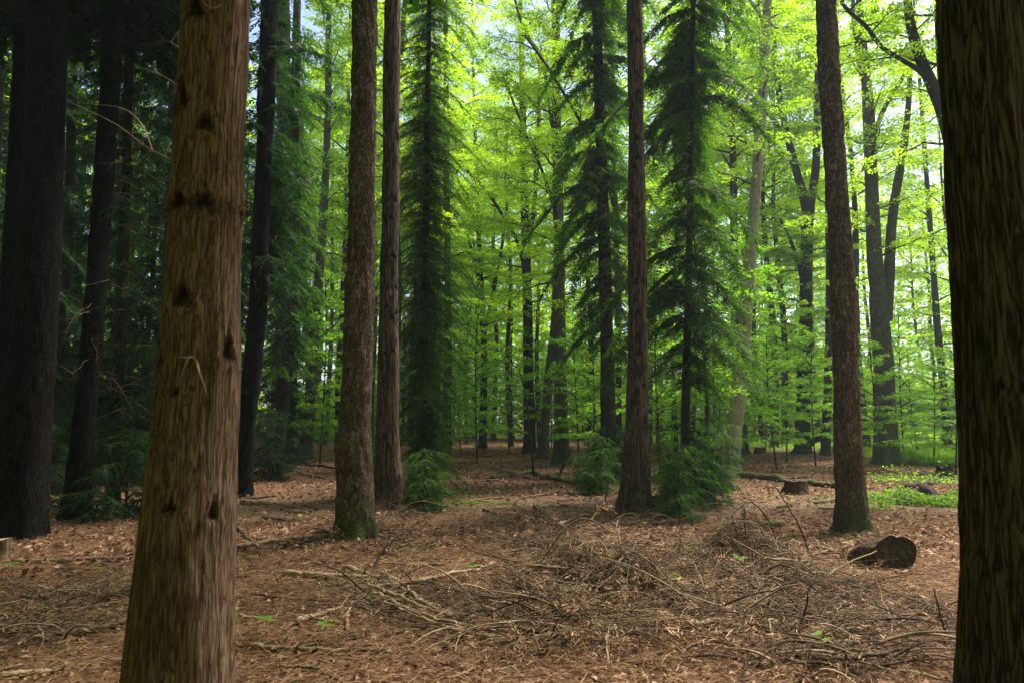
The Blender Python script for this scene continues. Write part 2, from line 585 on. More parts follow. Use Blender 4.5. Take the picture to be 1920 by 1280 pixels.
def beech_crown(mb, axis, h0, h1, R, seed, n_limb=26, leaf=0.08, dens=1.0, low_flat=True, wood=0, leafm=1, prof=None, az=None, rtrunk=0.1, tilt=0.5):
    rg = np.random.RandomState(seed)
    hs = h0 + (h1 - h0) * (np.arange(n_limb) + rg.rand(n_limb)) / n_limb
    LP, LR, TP, TR = [], [], [], []
    CP, CD, CN, CL = [], [], [], []
    for i, h in enumerate(hs):
        f = (h - h0) / (h1 - h0)
        pr = prof(f) if prof else (0.55 + 0.75 * math.sin(math.pi * min(1, 0.25 + f * 0.75))) * 0.8
        Ln = R * pr * rg.uniform(0.65, 1.15)
        a = i * 2.39996 + rg.uniform(-0.5, 0.5) if az is None else rg.uniform(*az)
        el = math.radians(rg.uniform(5, 30) + 35 * f)
        s = axis(h)
        K = 8
        t = np.linspace(0, 1, K)
        hor = np.array([math.cos(a), math.sin(a), 0])
        wob = rg.uniform(-0.3, 0.3)
        side = np.array([-math.sin(a), math.cos(a), 0])
        P = s + np.outer(t * Ln * math.cos(el), hor) + np.outer(wob * Ln * t ** 2, side)
        P[:, 2] += Ln * (math.sin(el) * t - 0.28 * t ** 2)
        P[1:] += rg.normal(0, 0.03 * Ln, (K - 1, 3)) * 0.6
        LP.append(P)
        LR.append(np.linspace(min(0.055, 0.012 + Ln * 0.011), 0.006, K))
        # twigs
        nt_ = int(6 + Ln * 4.5)
        tt = np.clip(0.15 + 0.85 * (np.arange(nt_) + rg.rand(nt_)) / nt_, 0, 0.999)
        ii = (tt * (K - 1)).astype(int)
        ff = (tt * (K - 1) - ii)[:, None]
        B0 = P[ii] * (1 - ff) + P[ii + 1] * ff
        dl = unit(P[ii + 1] - P[ii])
        sgn = np.where(np.arange(nt_) % 2, 1, -1)[:, None]
        td = unit(dl * 0.75 + sgn * np.cross(dl, [0, 0, 1.0]) * rg.uniform(0.5, 1.1, (nt_, 1)) + rg.normal(0, 0.12, (nt_, 3)))
        td[:, 2] *= 0.5
        tl = Ln * (0.50 - 0.30 * tt) * rg.uniform(0.6, 1.2, nt_) + 0.15
        u = np.linspace(0, 1, 4)
        Tw = B0[:, None, :] + td[:, None, :] * (tl[:, None] * u)[..., None]
        Tw[:, :, 2] -= 0.12 * tl[:, None] * u ** 2
        TP.append(Tw)
        TR.append(np.repeat(np.array([[0.008, 0.006, 0.004, 0.002]]), nt_, 0))
        # leaves
        nl = np.maximum(5, (tl * 62 * dens * (0.08 / leaf) ** 1.6)).astype(int)
        w = np.repeat(np.arange(nt_), nl)
        n = len(w)
        uu = rg.rand(n) ** 0.8
        sg = rg.choice([-1, 1], n)[:, None]
        lat = np.cross(td[w], [0, 0, 1.0])
        off = sg * lat * (rg.rand(n, 1) * (0.42 * tl[w][:, None]) * (1.1 - uu[:, None]))
        p = B0[w] + td[w] * (tl[w] * uu)[:, None] + off
        p[:, 2] += -0.12 * tl[w] * uu ** 2 + rg.normal(0, 0.03, n) - 0.1 * np.linalg.norm(off, axis=1)
        d = td[w] * 0.7 + sg * lat * rg.uniform(0.2, 1.0, (n, 1)) + rg.normal(0, 0.25, (n, 3))
        N = np.array([0, 0, 1.0]) + rg.normal(0, tilt, (n, 3))
        CP.append(p); CD.append(d); CN.append(N)
        CL.append(leaf * rg.uniform(0.7, 1.25, n))
    mb.tubes(np.array(LP), np.array(LR), 5, wood)
    mb.tubes(np.concatenate(TP), np.concatenate(TR), 3, wood)
    P, D, N, Ls = map(np.concatenate, (CP, CD, CN, CL))
    mb.cards(P, D, N, Ls, Ls * 0.36, leafm)
    return len(P)


def frond_cloud(mb, B, Dr, Ln, rg, leafm, nleaf=11, leaflet=0.07, wid=0.011, droop=0.35):
    """flat feathery fronds: base B, direction Dr, length Ln; each leaflet a narrow quad"""
    n = len(B)
    t = (np.arange(nleaf) + 0.6) / nleaf
    Dr = unit(Dr)
    side = unit(np.cross(Dr, np.array([0, 0, 1.0]) + rg.normal(0, 0.35, (n, 3))))
    up = np.cross(side, Dr)
    P = B[:, None, :] + Dr[:, None, :] * (Ln[:, None] * t)[..., None]
    P[:, :, 2] -= droop * Ln[:, None] * t ** 2
    for s in (-1, 1):
        dd = Dr[:, None, :] * 0.75 + s * side[:, None, :] * 0.75 + rg.normal(0, 0.18, (n, nleaf, 3))
        dd[:, :, 2] -= 0.25
        l = leaflet * (1.3 - 0.8 * t)[None, :] * rg.uniform(0.7, 1.3, (n, nleaf)) * (Ln[:, None] / 0.4)
        NN = np.broadcast_to(up[:, None, :], dd.shape) + rg.normal(0, 0.25, dd.shape)
        mb.cards(P.reshape(-1, 3), dd.reshape(-1, 3), NN.reshape(-1, 3), l.ravel(), l.ravel() * wid / 0.07, leafm, fold=0.0)


def conifer_crown(mb, axis, h0, h1, Rf, seed, per_m=6.0, frond=0.42, wood=0, leafm=1, az=None, nleaf=10, dens=1.0, up=0.0, leaflet=0.08, wid=0.014, keep=1.0, sag=1.0):
    rg = np.random.RandomState(seed)
    nb = int((h1 - h0) * per_m)
    LP, LR = [], []
    FB, FD, FL = [], [], []
    for i in range(nb):
        h = h0 + (h1 - h0) * (i + rg.rand()) / nb
        a = i * 2.39996 + rg.uniform(-0.4, 0.4) if az is None else rg.uniform(*az)
        cn = float(vnoise(h * .8, math.cos(a) * 1.3 + 5, math.sin(a) * 1.3 + 5, seed))
        if cn * .75 + rg.rand() * .25 < (1 - keep) * 1.05:
            continue
        Ln = Rf((h - h0) / (h1 - h0)) * rg.uniform(0.45, 1.15) * (.6 + .8 * cn)
        hor = np.array([math.cos(a), math.sin(a), 0])
        side = np.array([-math.sin(a), math.cos(a), 0])
        K = 7
        t = np.linspace(0, 1, K)
        P = axis(h) + np.outer(t * Ln, hor) + np.outer(rg.uniform(-.15, .15) * Ln * t ** 2, side)
        P[:, 2] += Ln * ((0.12 + up) * t - 0.75 * sag * t ** 2 + 0.28 * t ** 3)
        LP.append(P)
        LR.append(np.linspace(0.006 + 0.006 * Ln, 0.003, K))
        nf = int(max(5, Ln * 17 * dens))
        tt = np.clip(0.05 + 0.95 * (np.arange(nf) + rg.rand(nf)) / nf, 0, .999)
        ii = (tt * (K - 1)).astype(int)
        ff = (tt * (K - 1) - ii)[:, None]
        b = P[ii] * (1 - ff) + P[ii + 1] * ff
        sgn = np.where(np.arange(nf) % 2, 1, -1)[:, None]
        d = hor * 0.55 + sgn * side * rg.uniform(0.4, 1.1, (nf, 1)) + rg.normal(0, 0.15, (nf, 3))
        d[:, 2] -= rg.uniform(0.1, 0.7, nf)
        FB.append(b); FD.append(d)
        FL.append(frond * rg.uniform(0.6, 1.2, nf) * (1.15 - 0.5 * tt))
    mb.tubes(np.array(LP), np.array(LR), 4, wood)
    frond_cloud(mb, np.concatenate(FB), np.concatenate(FD), np.concatenate(FL), rg, leafm, nleaf, leaflet, wid)


def dead_twigs(axis, rad, hs, seed, az=None, ln=(0.2, 0.7), mat=0, r=0.006):
    rg = np.random.RandomState(seed)
    out = []
    for h in hs:
        LP, LR = [], []
        a = rg.uniform(0, 2 * math.pi) if az is None else rg.uniform(*az)
        L_ = rg.uniform(*ln)
        hor = np.array([math.cos(a), math.sin(a), 0])
        t = np.linspace(0, 1, 6)
        s = axis(h) + hor * rad * 0.8
        P = s + np.outer(t * L_, hor)
        P[:, 2] += L_ * (rg.uniform(-0.5, 0.4) * t + rg.uniform(-0.4, 0.3) * t ** 2)
        P[1:] += rg.normal(0, 0.02, (5, 3)) * L_
        LP.append(P); LR.append(np.linspace(r, r * 0.25, 6))
        for _ in range(2 + int(L_ * 3)):
            j = rg.randint(1, 5)
            d = unit(hor + rg.normal(0, 0.7, 3)) * L_ * rg.uniform(0.2, 0.45)
            q = P[j] + np.outer(t, d) + np.outer(t ** 2, rg.normal(0, 0.08, 3)) * L_
            LP.append(q); LR.append(np.linspace(r * 0.5, r * 0.15, 6))
        mb = MB()
        mb.tubes(np.array(LP), np.array(LR), 4, mat)
        out.append(mb)
    return out


def finish_tree(name, base, label, cat, parts, group=None):
    root = empty(name, base)
    tag(root, label, cat, group)
    for pn, mb, mats, sm, an in parts:
        mb.build(pn, mats, root, smooth=sm, attr_name=an)
    return root


def px_tree(name, label, D, base_px, trunk_px, forks=(), bark=None, style='smooth', k=20, nring=160, flare=0.35, height=20,
            knots=(), seed=1, crown=None, cat='tree', group=None, twigs=None, extra=None, collar=None):
    base = at(base_px, 640, D)
    base[2] = float(gz(base[0], base[1]))
    need = 1.6 + .62 * D + 3.0
    if height >= 16 and need > height:
        if isinstance(crown, BC):
            h0, h1, R_, sd_, n_, lf_, de_ = crown.a
            q_ = (need - h0) / (height - h0)
            crown.a = (h0, h1 * need / height, R_, sd_, int(n_ * min(q_, 1.4)), lf_, de_)
        height = need
    L = px_line(D, trunk_px, base)
    # root the line in the ground
    lowest = L[0].copy()
    if lowest[2] > -0.05:
        L = np.vstack([[lowest[0], lowest[1], -0.15, lowest[3] * 1.02], L[L[:, 2] > 0.05]])
    L = extend_top(L, height)
    tr = MB()
    trunk_into(tr, L, nring, k, style, seed, flare, knots, collar=collar)
    ax = axis_fn(L)
    forklines = []
    for fk in forks:
        FL = px_line(D, fk, base)
        trunk_into(tr, FL, 40, max(8, k // 2), style, seed + 5, 0)
        forklines.append(FL)
    parts = [('trunk', tr, bark, True, 'knot')]
    if twigs:
        for tw in twigs(ax):
            parts.append(('dead_twig', tw, M_DEADTWIG, False, None))
    if crown:
        cr = MB()
        crown(cr, ax, forklines)
        parts.append(('crown', cr, CROWN_MATS[crown.kind], False, None))
    if extra:
        for pn, fn, mt in extra:
            mb = MB()
            fn(mb, ax)
            parts.append((pn, mb, mt, False, None))
    return finish_tree(name, base, label, cat, parts, group)


CROWN_MATS = {'beech': [M_TWIG, M_LEAF], 'beechd': [M_TWIG, M_LEAF_D], 'con': [M_TWIG, M_NEEDLE], 'cond': [M_TWIG, M_NEEDLE_SHADE]}


class BC:
    """beech crown spec"""
    def __init__(self, h0, h1, R, seed, n=26, leaf=0.08, dens=1.0, kind='beech', forkleaf=8, **kw):
        self.a = (h0, h1, R, seed, n, leaf, dens)
        self.kind = kind
        self.kw = kw
        self.forkleaf = forkleaf

    def __call__(self, mb, ax, forks):
        h0, h1, R, seed, n, leaf, dens = self.a
        beech_crown(mb, ax, h0, h1, R, seed, n, leaf, dens, **self.kw)
        for i, FL in enumerate(forks):
            f = axis_fn(FL)
            beech_crown(mb, f, FL[0, 2] + 0.3 * (FL[-1, 2] - FL[0, 2]), FL[-1, 2], R * 0.55, seed + 31 + i, self.forkleaf, leaf, dens, **self.kw)


class CC:
    """conifer crown spec: list of (h0, h1, R0, R1, per_m, keyword dict)"""
    def __init__(self, spans, seed, kind='con', **kw):
        self.spans, self.seed, self.kind, self.kw = spans, seed, kind, kw

    def __call__(self, mb, ax, forks):
        for j, (h0, h1, r0, r1, pm, kw) in enumerate(self.spans):
            conifer_crown(mb, ax, h0, h1, lambda f, a=r0, b=r1: a + (b - a) * f, self.seed + j, pm, **{**self.kw, **kw})


# ------------------------------------------------------------------ ground shape (mounds must exist before anything is placed)
for px, py, rx, ry, h in [(1090, 1105, .95, .55, .20), (1130, 1010, .7, .5, .12), (1400, 1080, .95, .6, .20), (668, 985, .7, .7, .12), (1190, 950, .9, .9, .14),
                          (733, 945, .8, .8, .10), (1600, 975, .6, .6, .08), (1000, 1010, .7, .4, .08), (1660, 868, 2.0, 1.2, .25), (1505, 852, 3.0, 1.5, .15)]:
    r_ = ray(px, py)
    c_ = CAM + r_ * (-1.6 / r_[2])
    MOUNDS.append((c_[0], c_[1], rx, ry, h))

# ------------------------------------------------------------------ ground
def ground_material():
    m, t, out = nt('forest_soil')
    tc = node(t, "ShaderNodeTexCoord")
    bs = node(t, "ShaderNodeBsdfPrincipled", Roughness=0.95)
    bs.inputs['Specular IOR Level'].default_value = 0.1
    # leaf sized cells, each with its own brown
    vo = node(t, "ShaderNodeTexVoronoi", Scale=34.0)
    nzd = node(t, "ShaderNodeTexNoise", Scale=12.0, Detail=4.0)
    t.links.new(tc.outputs['Object'], nzd.inputs['Vector'])
    mxv = node(t, "ShaderNodeMix", data_type='VECTOR')
    mxv.inputs[0].default_value = 0.10
    t.links.new(tc.outputs['Object'], mxv.inputs[4])
    t.links.new(nzd.outputs['Color'], mxv.inputs[5])
    t.links.new(mxv.outputs[1], vo.inputs['Vector'])
    sp_ = node(t, "ShaderNodeSeparateColor")
    t.links.new(vo.outputs['Color'], sp_.inputs[0])
    n2 = node(t, "ShaderNodeTexNoise", Scale=70.0, Detail=5.0, Roughness=0.7)
    t.links.new(tc.outputs['Object'], n2.inputs['Vector'])
    mx = node(t, "ShaderNodeMix", data_type='FLOAT')
    mx.inputs[0].default_value = 0.5
    t.links.new(sp_.outputs[0], mx.inputs[2])
    t.links.new(n2.outputs[0], mx.inputs[3])
    r1 = ramp(t, [(0.25, (0.030, 0.015, 0.009)), (0.5, (0.13, 0.064, 0.034)), (0.85, (0.30, 0.17, 0.10))])
    t.links.new(mx.outputs[0], r1.inputs[0])
    # bare trodden earth along the track
    n3 = node(t, "ShaderNodeTexNoise", Scale=0.45, Detail=5.0, Roughness=0.6)
    t.links.new(tc.outputs['Object'], n3.inputs['Vector'])
    sx = node(t, "ShaderNodeSeparateXYZ")
    t.links.new(tc.outputs['Object'], sx.inputs[0])
    dy = node(t, "ShaderNodeMath", operation='SUBTRACT')
    dy.inputs[1].default_value = 13.2
    t.links.new(sx.outputs[1], dy.inputs[0])
    ab = node(t, "ShaderNodeMath", operation='ABSOLUTE')
    t.links.new(dy.outputs[0], ab.inputs[0])
    mr = node(t, "ShaderNodeMapRange")
    mr.inputs['From Min'].default_value = 2.4
    mr.inputs['From Max'].default_value = 0.6
    t.links.new(ab.outputs[0], mr.inputs[0])
    mu = node(t, "ShaderNodeMath", operation='MULTIPLY')
    t.links.new(mr.outputs[0], mu.inputs[0])
    t.links.new(n3.outputs[0], mu.inputs[1])
    r2 = ramp(t, [(0.25, (0.15, 0.10, 0.068)), (0.7, (0.33, 0.24, 0.165))])
    t.links.new(n2.outputs[0], r2.inputs[0])
    mc = node(t, "ShaderNodeMix", data_type='RGBA')
    t.links.new(mu.outputs[0], mc.inputs[0])
    t.links.new(r1.outputs[0], mc.inputs[6])
    t.links.new(r2.outputs[0], mc.inputs[7])
    # moss / low green in soft blotches
    n4 = node(t, "ShaderNodeTexNoise", Scale=0.8, Detail=6.0, Roughness=0.65)
    t.links.new(tc.outputs['Object'], n4.inputs['Vector'])
    mg = node(t, "ShaderNodeMapRange")
    mg.inputs['From Min'].default_value = 0.60
    mg.inputs['From Max'].default_value = 0.75
    mg.inputs['To Max'].default_value = 0.5
    t.links.new(n4.outputs[0], mg.inputs[0])
    mc2 = node(t, "ShaderNodeMix", data_type='RGBA')
    t.links.new(mg.outputs[0], mc2.inputs[0])
    t.links.new(mc.outputs[2], mc2.inputs[6])
    mc2.inputs[7].default_value = (0.06, 0.085, 0.022, 1)
    t.links.new(mc2.outputs[2], bs.inputs['Base Color'])
    bmp = node(t, "ShaderNodeBump", Strength=0.9, Distance=0.03)
    t.links.new(mx.outputs[0], bmp.inputs['Height'])
    t.links.new(bmp.outputs[0], bs.inputs['Normal'])
    t.links.new(bs.outputs[0], out.inputs['Surface'])
    return m


def graded(n, lo, hi, c, k):
    u = np.linspace(-1, 1, n)
    s = np.sinh(k * u) / math.sinh(k)
    return np.where(s < 0, c + s * (c - lo), c + s * (hi - c))


gx = graded(440, -400, 400, 0.0, 6.0)
gy = graded(440, -400, 450, 8.0, 6.0)
GX, GY = np.meshgrid(gx, gy)
GZ = gz(GX, GY)
GZ = GZ + (fbm(GX * 6, GY * 6, 0 * GX, 15, 2) - 0.5) * 0.03 * np.exp(-((GY - 8) / 14.0) ** 2 - (GX / 12) ** 2)
gm = MB()
gi = np.arange(440 * 440).reshape(440, 440)
gm.add(np.stack([GX, GY, GZ], -1).reshape(-1, 3), np.stack([gi[:-1, :-1], gi[:-1, 1:], gi[1:, 1:], gi[1:, :-1]], -1).reshape(-1, 4))
ground = gm.build('ground', ground_material(), smooth=True)
tag(ground, 'brown forest floor of needles and dead leaves', kind='structure')

# ------------------------------------------------------------------ foreground trees
PI = math.pi


def front(px, D):           # azimuth of the camera as seen from a trunk (for knots: angle measured from -y towards +x)
    return 0.0


def tw_T1(ax):
    # long thin dead branches reaching left, and the little forked ones at chest height
    out = []

    def add(*lines):
        mb = MB()
        P = [smooth_line(np.array([[*(at(x, y, D) - T1B)] for x, y, D in pxs]), 9) for pxs, r0 in lines]
        mb.tubes(np.array(P), np.array([np.linspace(r0, r0 * 0.3, 9) for pxs, r0 in lines]), 5)
        out.append(mb)
    add(([(325, 322, 3.0), (290, 300, 3.02), (240, 275, 3.1), (190, 235, 3.2), (90, 185, 3.3)], .0045),
        ([(250, 282, 3.1), (230, 230, 3.15), (205, 205, 3.2), (120, 190, 3.3)], .0025),
        ([(240, 275, 3.1), (215, 265, 3.15), (180, 262, 3.2)], .0025))
    add(([(335, 190, 3.0), (300, 160, 3.05), (270, 140, 3.1), (215, 118, 3.2)], .0035))
    add(([(333, 120, 3.0), (310, 100, 3.05), (285, 75, 3.1), (230, 80, 3.2), (195, 75, 3.2)], .003),
        ([(285, 75, 3.1), (295, 60, 3.1), (300, 55, 3.1)], .002))
    add(([(375, 5, 2.85), (362, 12, 2.83), (348, 8, 2.82), (340, -5, 2.8)], .005))
    add(([(320, 668, 2.84), (312, 664, 2.80), (300, 690, 2.78), (291, 715, 2.78)], .006),
        ([(325, 668, 2.84), (330, 690, 2.79), (338, 712, 2.79), (345, 735, 2.80)], .006),
        ([(326, 667, 2.84), (336, 676, 2.79), (334, 700, 2.79), (340, 722, 2.80)], .0045),
        ([(322, 666, 2.84), (305, 665, 2.80), (290, 664, 2.78)], .004))
    return out


T1B = at(335, 640, 3.0)
T1B[2] = float(gz(T1B[0], T1B[1]))


def zk(py, D, base):
    return at(960, py, D)[2] - base[2]


px_tree('cedar_tree', 'big fibrous-barked cedar trunk with dark triangular knots close on the left', 3.0, 375,
        [(405, -60, 120), (405, 0, 121), (396, 200, 124), (387, 400, 128), (375, 640, 140), (362, 850, 154), (347, 1060, 172), (336, 1280, 190), (330, 1420, 205)],
        bark=M_CEDAR, style='fibre', k=260, nring=620, flare=0.25, height=19, seed=3,
        knots=[(zk(y, 3.0, T1B), a, w, h) for y, a, w, h in [(40, -.25, .05, .05), (190, -.60, .045, .085), (247, .30, .04, .035), (392, .35, .05, .035), (388, -.4, .08, .018), (560, -.1, .045, .04), (650, 1.15, .03, .05), (668, -.7, .025, .04), (735, -.1, .03, .02), (935, .05, .03, .025), (945, .95, .03, .04)]],
        twigs=tw_T1, collar=zk(392, 3.0, T1B), crown=CC([(8.0, 18.5, 2.6, 0.8, 5, {})], 201, 'cond', frond=0.6, nleaf=7, leaflet=.14, wid=.03))

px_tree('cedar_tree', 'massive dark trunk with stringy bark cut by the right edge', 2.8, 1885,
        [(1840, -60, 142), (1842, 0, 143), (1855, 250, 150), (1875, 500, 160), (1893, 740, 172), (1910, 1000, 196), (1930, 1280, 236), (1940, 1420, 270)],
        bark=M_CEDAR_SHADE, style='fibre', k=220, nring=520, flare=0.25, height=19, seed=12,
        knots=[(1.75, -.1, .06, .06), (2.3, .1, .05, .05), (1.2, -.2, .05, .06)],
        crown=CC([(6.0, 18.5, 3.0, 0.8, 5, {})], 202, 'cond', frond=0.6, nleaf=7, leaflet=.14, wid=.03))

px_tree('pine_tree', 'straight scaly-barked pine with a mossy foot, left of centre', 9.9, 672,
        [(686, -40, 45), (685, 0, 46), (680, 300, 48), (672, 640, 56), (665, 850, 62), (667, 950, 70), (668, 1000, 76)],
        bark=M_PINE, style='plate', k=110, nring=620, flare=0.35, height=19, seed=21,
        crown=CC([(13.5, 18.5, 2.6, 0.8, 4, {})], 203, 'con', frond=0.6, nleaf=7, leaflet=.14, wid=.03))


def tw_small(rad, h0, h1, n, seed, az=None, ln=(0.15, 0.6), r=0.005):
    def f(ax):
        rg = np.random.RandomState(seed)
        return dead_twigs(ax, rad, rg.uniform(h0, h1, n), seed, az, ln, r=r)
    return f


def kn_rand(seed, h0, h1, n, w=.045):
    rg = np.random.RandomState(seed)
    return [(rg.uniform(h0, h1), rg.uniform(-1.3, 1.3), w * rg.uniform(.6, 1.2), w * rg.uniform(.6, 1.3)) for _ in range(n)]


px_tree('cedar_tree', 'reddish cedar trunk with a flared foot just right of the scaly pine', 12.4, 730,
        [(737, -40, 29), (736, 0, 30), (732, 400, 33), (729, 640, 37), (727, 800, 44), (730, 900, 56), (733, 957, 68)],
        bark=M_CEDAR_R, style='fibre', k=90, nring=460, flare=0.5, height=19, seed=31, knots=kn_rand(3, 1, 7.5, 16, .06),
        twigs=tw_small(.17, 0.6, 7, 22, 8, (-2.6, 0.2)),
        crown=CC([(13, 18.5, 2.0, 0.7, 4, {})], 204, 'con', frond=0.6, nleaf=7, leaflet=.14, wid=.03))

px_tree('cedar_tree', 'reddish cedar trunk with many snapped twigs, right of centre', 11.8, 1190,
        [(1188, -40, 27), (1189, 0, 28), (1193, 300, 31), (1195, 640, 36), (1194, 820, 44), (1191, 920, 58), (1190, 967, 68)],
        bark=M_CEDAR_R, style='fibre', k=90, nring=460, flare=0.55, height=19, seed=41, knots=kn_rand(7, 1, 7.5, 22, .06),
        twigs=tw_small(.16, 0.5, 7.5, 46, 18, None, (0.2, 1.1), .006),
        crown=CC([(13, 18.5, 2.0, 0.7, 4, {})], 205, 'con', frond=0.6, nleaf=7, leaflet=.14, wid=.03))

px_tree('pine_tree', 'tall scaly-barked pine leaning left, right of the pale leaning beech', 10.5, 1580,
        [(1546, -40, 33), (1548, 0, 34), (1562, 250, 39), (1573, 420, 42), (1585, 640, 44), (1592, 850, 50), (1598, 950, 56), (1600, 988, 62)],
        bark=M_PINE, style='plate', k=100, nring=560, flare=0.3, height=19, seed=51,
        crown=CC([(13.5, 18.5, 2.4, 0.7, 4, {})], 206, 'con', frond=0.6, nleaf=7, leaflet=.14, wid=.03))

# ---- the dark stand on the left
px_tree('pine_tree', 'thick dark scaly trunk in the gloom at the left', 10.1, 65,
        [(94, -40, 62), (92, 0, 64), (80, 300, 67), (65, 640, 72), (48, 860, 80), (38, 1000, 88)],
        bark=M_PINE_SHADE, style='plate', k=90, nring=400, flare=0.3, height=19, seed=61,
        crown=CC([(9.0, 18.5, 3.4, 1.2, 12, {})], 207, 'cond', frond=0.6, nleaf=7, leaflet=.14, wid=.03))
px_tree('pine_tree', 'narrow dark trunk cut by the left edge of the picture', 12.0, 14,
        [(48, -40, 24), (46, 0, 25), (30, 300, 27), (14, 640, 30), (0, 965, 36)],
        bark=M_PINE_SHADE, style='plate', k=48, nring=300, flare=0.3, height=19, seed=62,
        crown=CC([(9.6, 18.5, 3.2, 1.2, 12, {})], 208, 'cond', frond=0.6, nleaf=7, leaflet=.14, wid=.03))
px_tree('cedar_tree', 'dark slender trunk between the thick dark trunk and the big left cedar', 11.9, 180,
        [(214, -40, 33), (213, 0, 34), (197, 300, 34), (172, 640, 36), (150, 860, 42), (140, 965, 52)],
        bark=M_PINE_SHADE, style='plate', k=60, nring=300, flare=0.35, height=19, seed=63,
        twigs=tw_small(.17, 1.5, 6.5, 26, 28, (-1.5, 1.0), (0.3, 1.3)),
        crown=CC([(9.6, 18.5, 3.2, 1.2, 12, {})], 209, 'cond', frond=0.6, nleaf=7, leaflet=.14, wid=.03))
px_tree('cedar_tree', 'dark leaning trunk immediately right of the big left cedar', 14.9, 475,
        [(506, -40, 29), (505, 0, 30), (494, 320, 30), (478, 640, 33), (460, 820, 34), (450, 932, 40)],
        bark=M_PINE_SHADE, style='plate', k=60, nring=360, flare=0.3, height=19, seed=64,
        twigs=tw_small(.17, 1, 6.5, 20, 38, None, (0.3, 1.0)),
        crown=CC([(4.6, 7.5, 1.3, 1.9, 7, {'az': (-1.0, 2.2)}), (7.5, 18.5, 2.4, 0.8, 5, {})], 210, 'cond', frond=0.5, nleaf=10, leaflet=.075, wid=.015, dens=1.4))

# ---- conifers clothed in foliage
CON = dict(frond=0.36, nleaf=10, leaflet=.055, wid=.013, sag=1.5)
px_tree('cypress_tree', 'dense dark evergreen column right of the reddish cedar', 15.0, 800,
        [(806, -40, 8), (800, 300, 11), (796, 640, 15), (797, 935, 22)], bark=M_BEECH_D, k=14, nring=60, height=16, seed=71,
        crown=CC([(0.2, 1.2, .8, 1.05, 20, {}), (1.2, 5.5, 1.15, 1.25, 24, {'keep': .9}), (5.5, 8.5, 1.3, 1.25, 18, {'keep': .75}), (8.5, 15.5, 1.25, .8, 13, {'keep': .65}), (0.5, 15, .45, .4, 16, {'up': .2})], 211, 'con', dens=3.4, **CON))
px_tree('hemlock_tree', 'drooping dark evergreen right of the snapped-twig cedar', 14.0, 1290,
        [(1300, -40, 8), (1296, 300, 10), (1288, 640, 14), (1285, 935, 20)], bark=M_BEECH_D, k=14, nring=60, height=16, seed=72,
        crown=CC([(0.2, 1.3, 0.8, 0.7, 12, {}), (1.3, 2.6, .6, .8, 6, {'keep': .4}), (2.6, 3.8, .9, 1.6, 9, {'keep': .5}), (3.8, 6.5, 2.0, 2.1, 13, {'keep': .54}), (6.5, 15.5, 2.2, 1.5, 10, {'keep': .5}), (2.6, 15, .45, .5, 9, {'up': .2, 'keep': .5})], 212, 'con', sag=1.7, dens=2.4, frond=.5, nleaf=11, leaflet=.08, wid=.015))
px_tree('hemlock_tree', 'dark straight evergreen trunk with drooping boughs just left of the snapped-twig cedar', 18.5, 1135,
        [(1117, -40, 16), (1118, 0, 17), (1128, 300, 21), (1138, 640, 26), (1141, 800, 28), (1143, 902, 32)], bark=M_BEECH_D, k=20, nring=120, height=19, seed=73,
        crown=CC([(0.2, 1.6, .8, .6, 10, {}), (3.6, 5.6, .8, 1.2, 8, {'keep': .6}), (5.6, 18.5, 2.1, 1.5, 10, {'keep': .5}), (5, 18, .4, .45, 7, {'up': .2, 'keep': .5})], 213, 'con', sag=1.7, dens=2.2, frond=.5, nleaf=10, leaflet=.085, wid=.018))
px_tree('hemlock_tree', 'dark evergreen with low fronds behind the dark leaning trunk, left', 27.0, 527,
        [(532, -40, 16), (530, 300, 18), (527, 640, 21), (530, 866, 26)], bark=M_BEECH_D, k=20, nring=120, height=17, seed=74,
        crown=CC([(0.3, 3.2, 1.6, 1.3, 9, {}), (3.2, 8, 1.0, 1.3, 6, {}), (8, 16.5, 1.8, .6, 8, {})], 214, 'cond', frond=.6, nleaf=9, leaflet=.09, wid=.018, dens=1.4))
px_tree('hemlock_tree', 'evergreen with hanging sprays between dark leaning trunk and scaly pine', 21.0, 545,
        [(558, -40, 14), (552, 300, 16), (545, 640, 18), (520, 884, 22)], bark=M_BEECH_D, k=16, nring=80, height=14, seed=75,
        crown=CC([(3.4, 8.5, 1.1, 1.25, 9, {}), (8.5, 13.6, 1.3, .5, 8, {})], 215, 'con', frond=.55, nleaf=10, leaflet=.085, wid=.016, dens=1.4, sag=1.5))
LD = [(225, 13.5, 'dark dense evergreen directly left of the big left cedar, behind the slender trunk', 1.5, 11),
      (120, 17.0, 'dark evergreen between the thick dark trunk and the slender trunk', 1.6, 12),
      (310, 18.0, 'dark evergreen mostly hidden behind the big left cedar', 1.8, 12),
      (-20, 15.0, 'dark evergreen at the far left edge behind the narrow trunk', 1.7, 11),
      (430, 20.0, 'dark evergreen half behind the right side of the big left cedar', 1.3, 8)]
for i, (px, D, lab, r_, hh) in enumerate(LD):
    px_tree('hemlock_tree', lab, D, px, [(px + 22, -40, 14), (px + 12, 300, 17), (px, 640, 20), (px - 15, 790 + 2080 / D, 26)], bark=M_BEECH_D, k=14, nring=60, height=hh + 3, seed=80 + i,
            crown=CC([(0.9 if i == 0 else 0.5, 3.5, r_ * .8, r_, 8 if i == 0 else 7, {}), (3.5, hh, r_, r_ * .9, 8, {'keep': .6}), (hh, hh + 2.6, r_ * .9, .4, 8, {'keep': .6})], 220 + i, 'cond', frond=.48, nleaf=11, leaflet=.07, wid=.014, dens=1.5, sag=1.4))

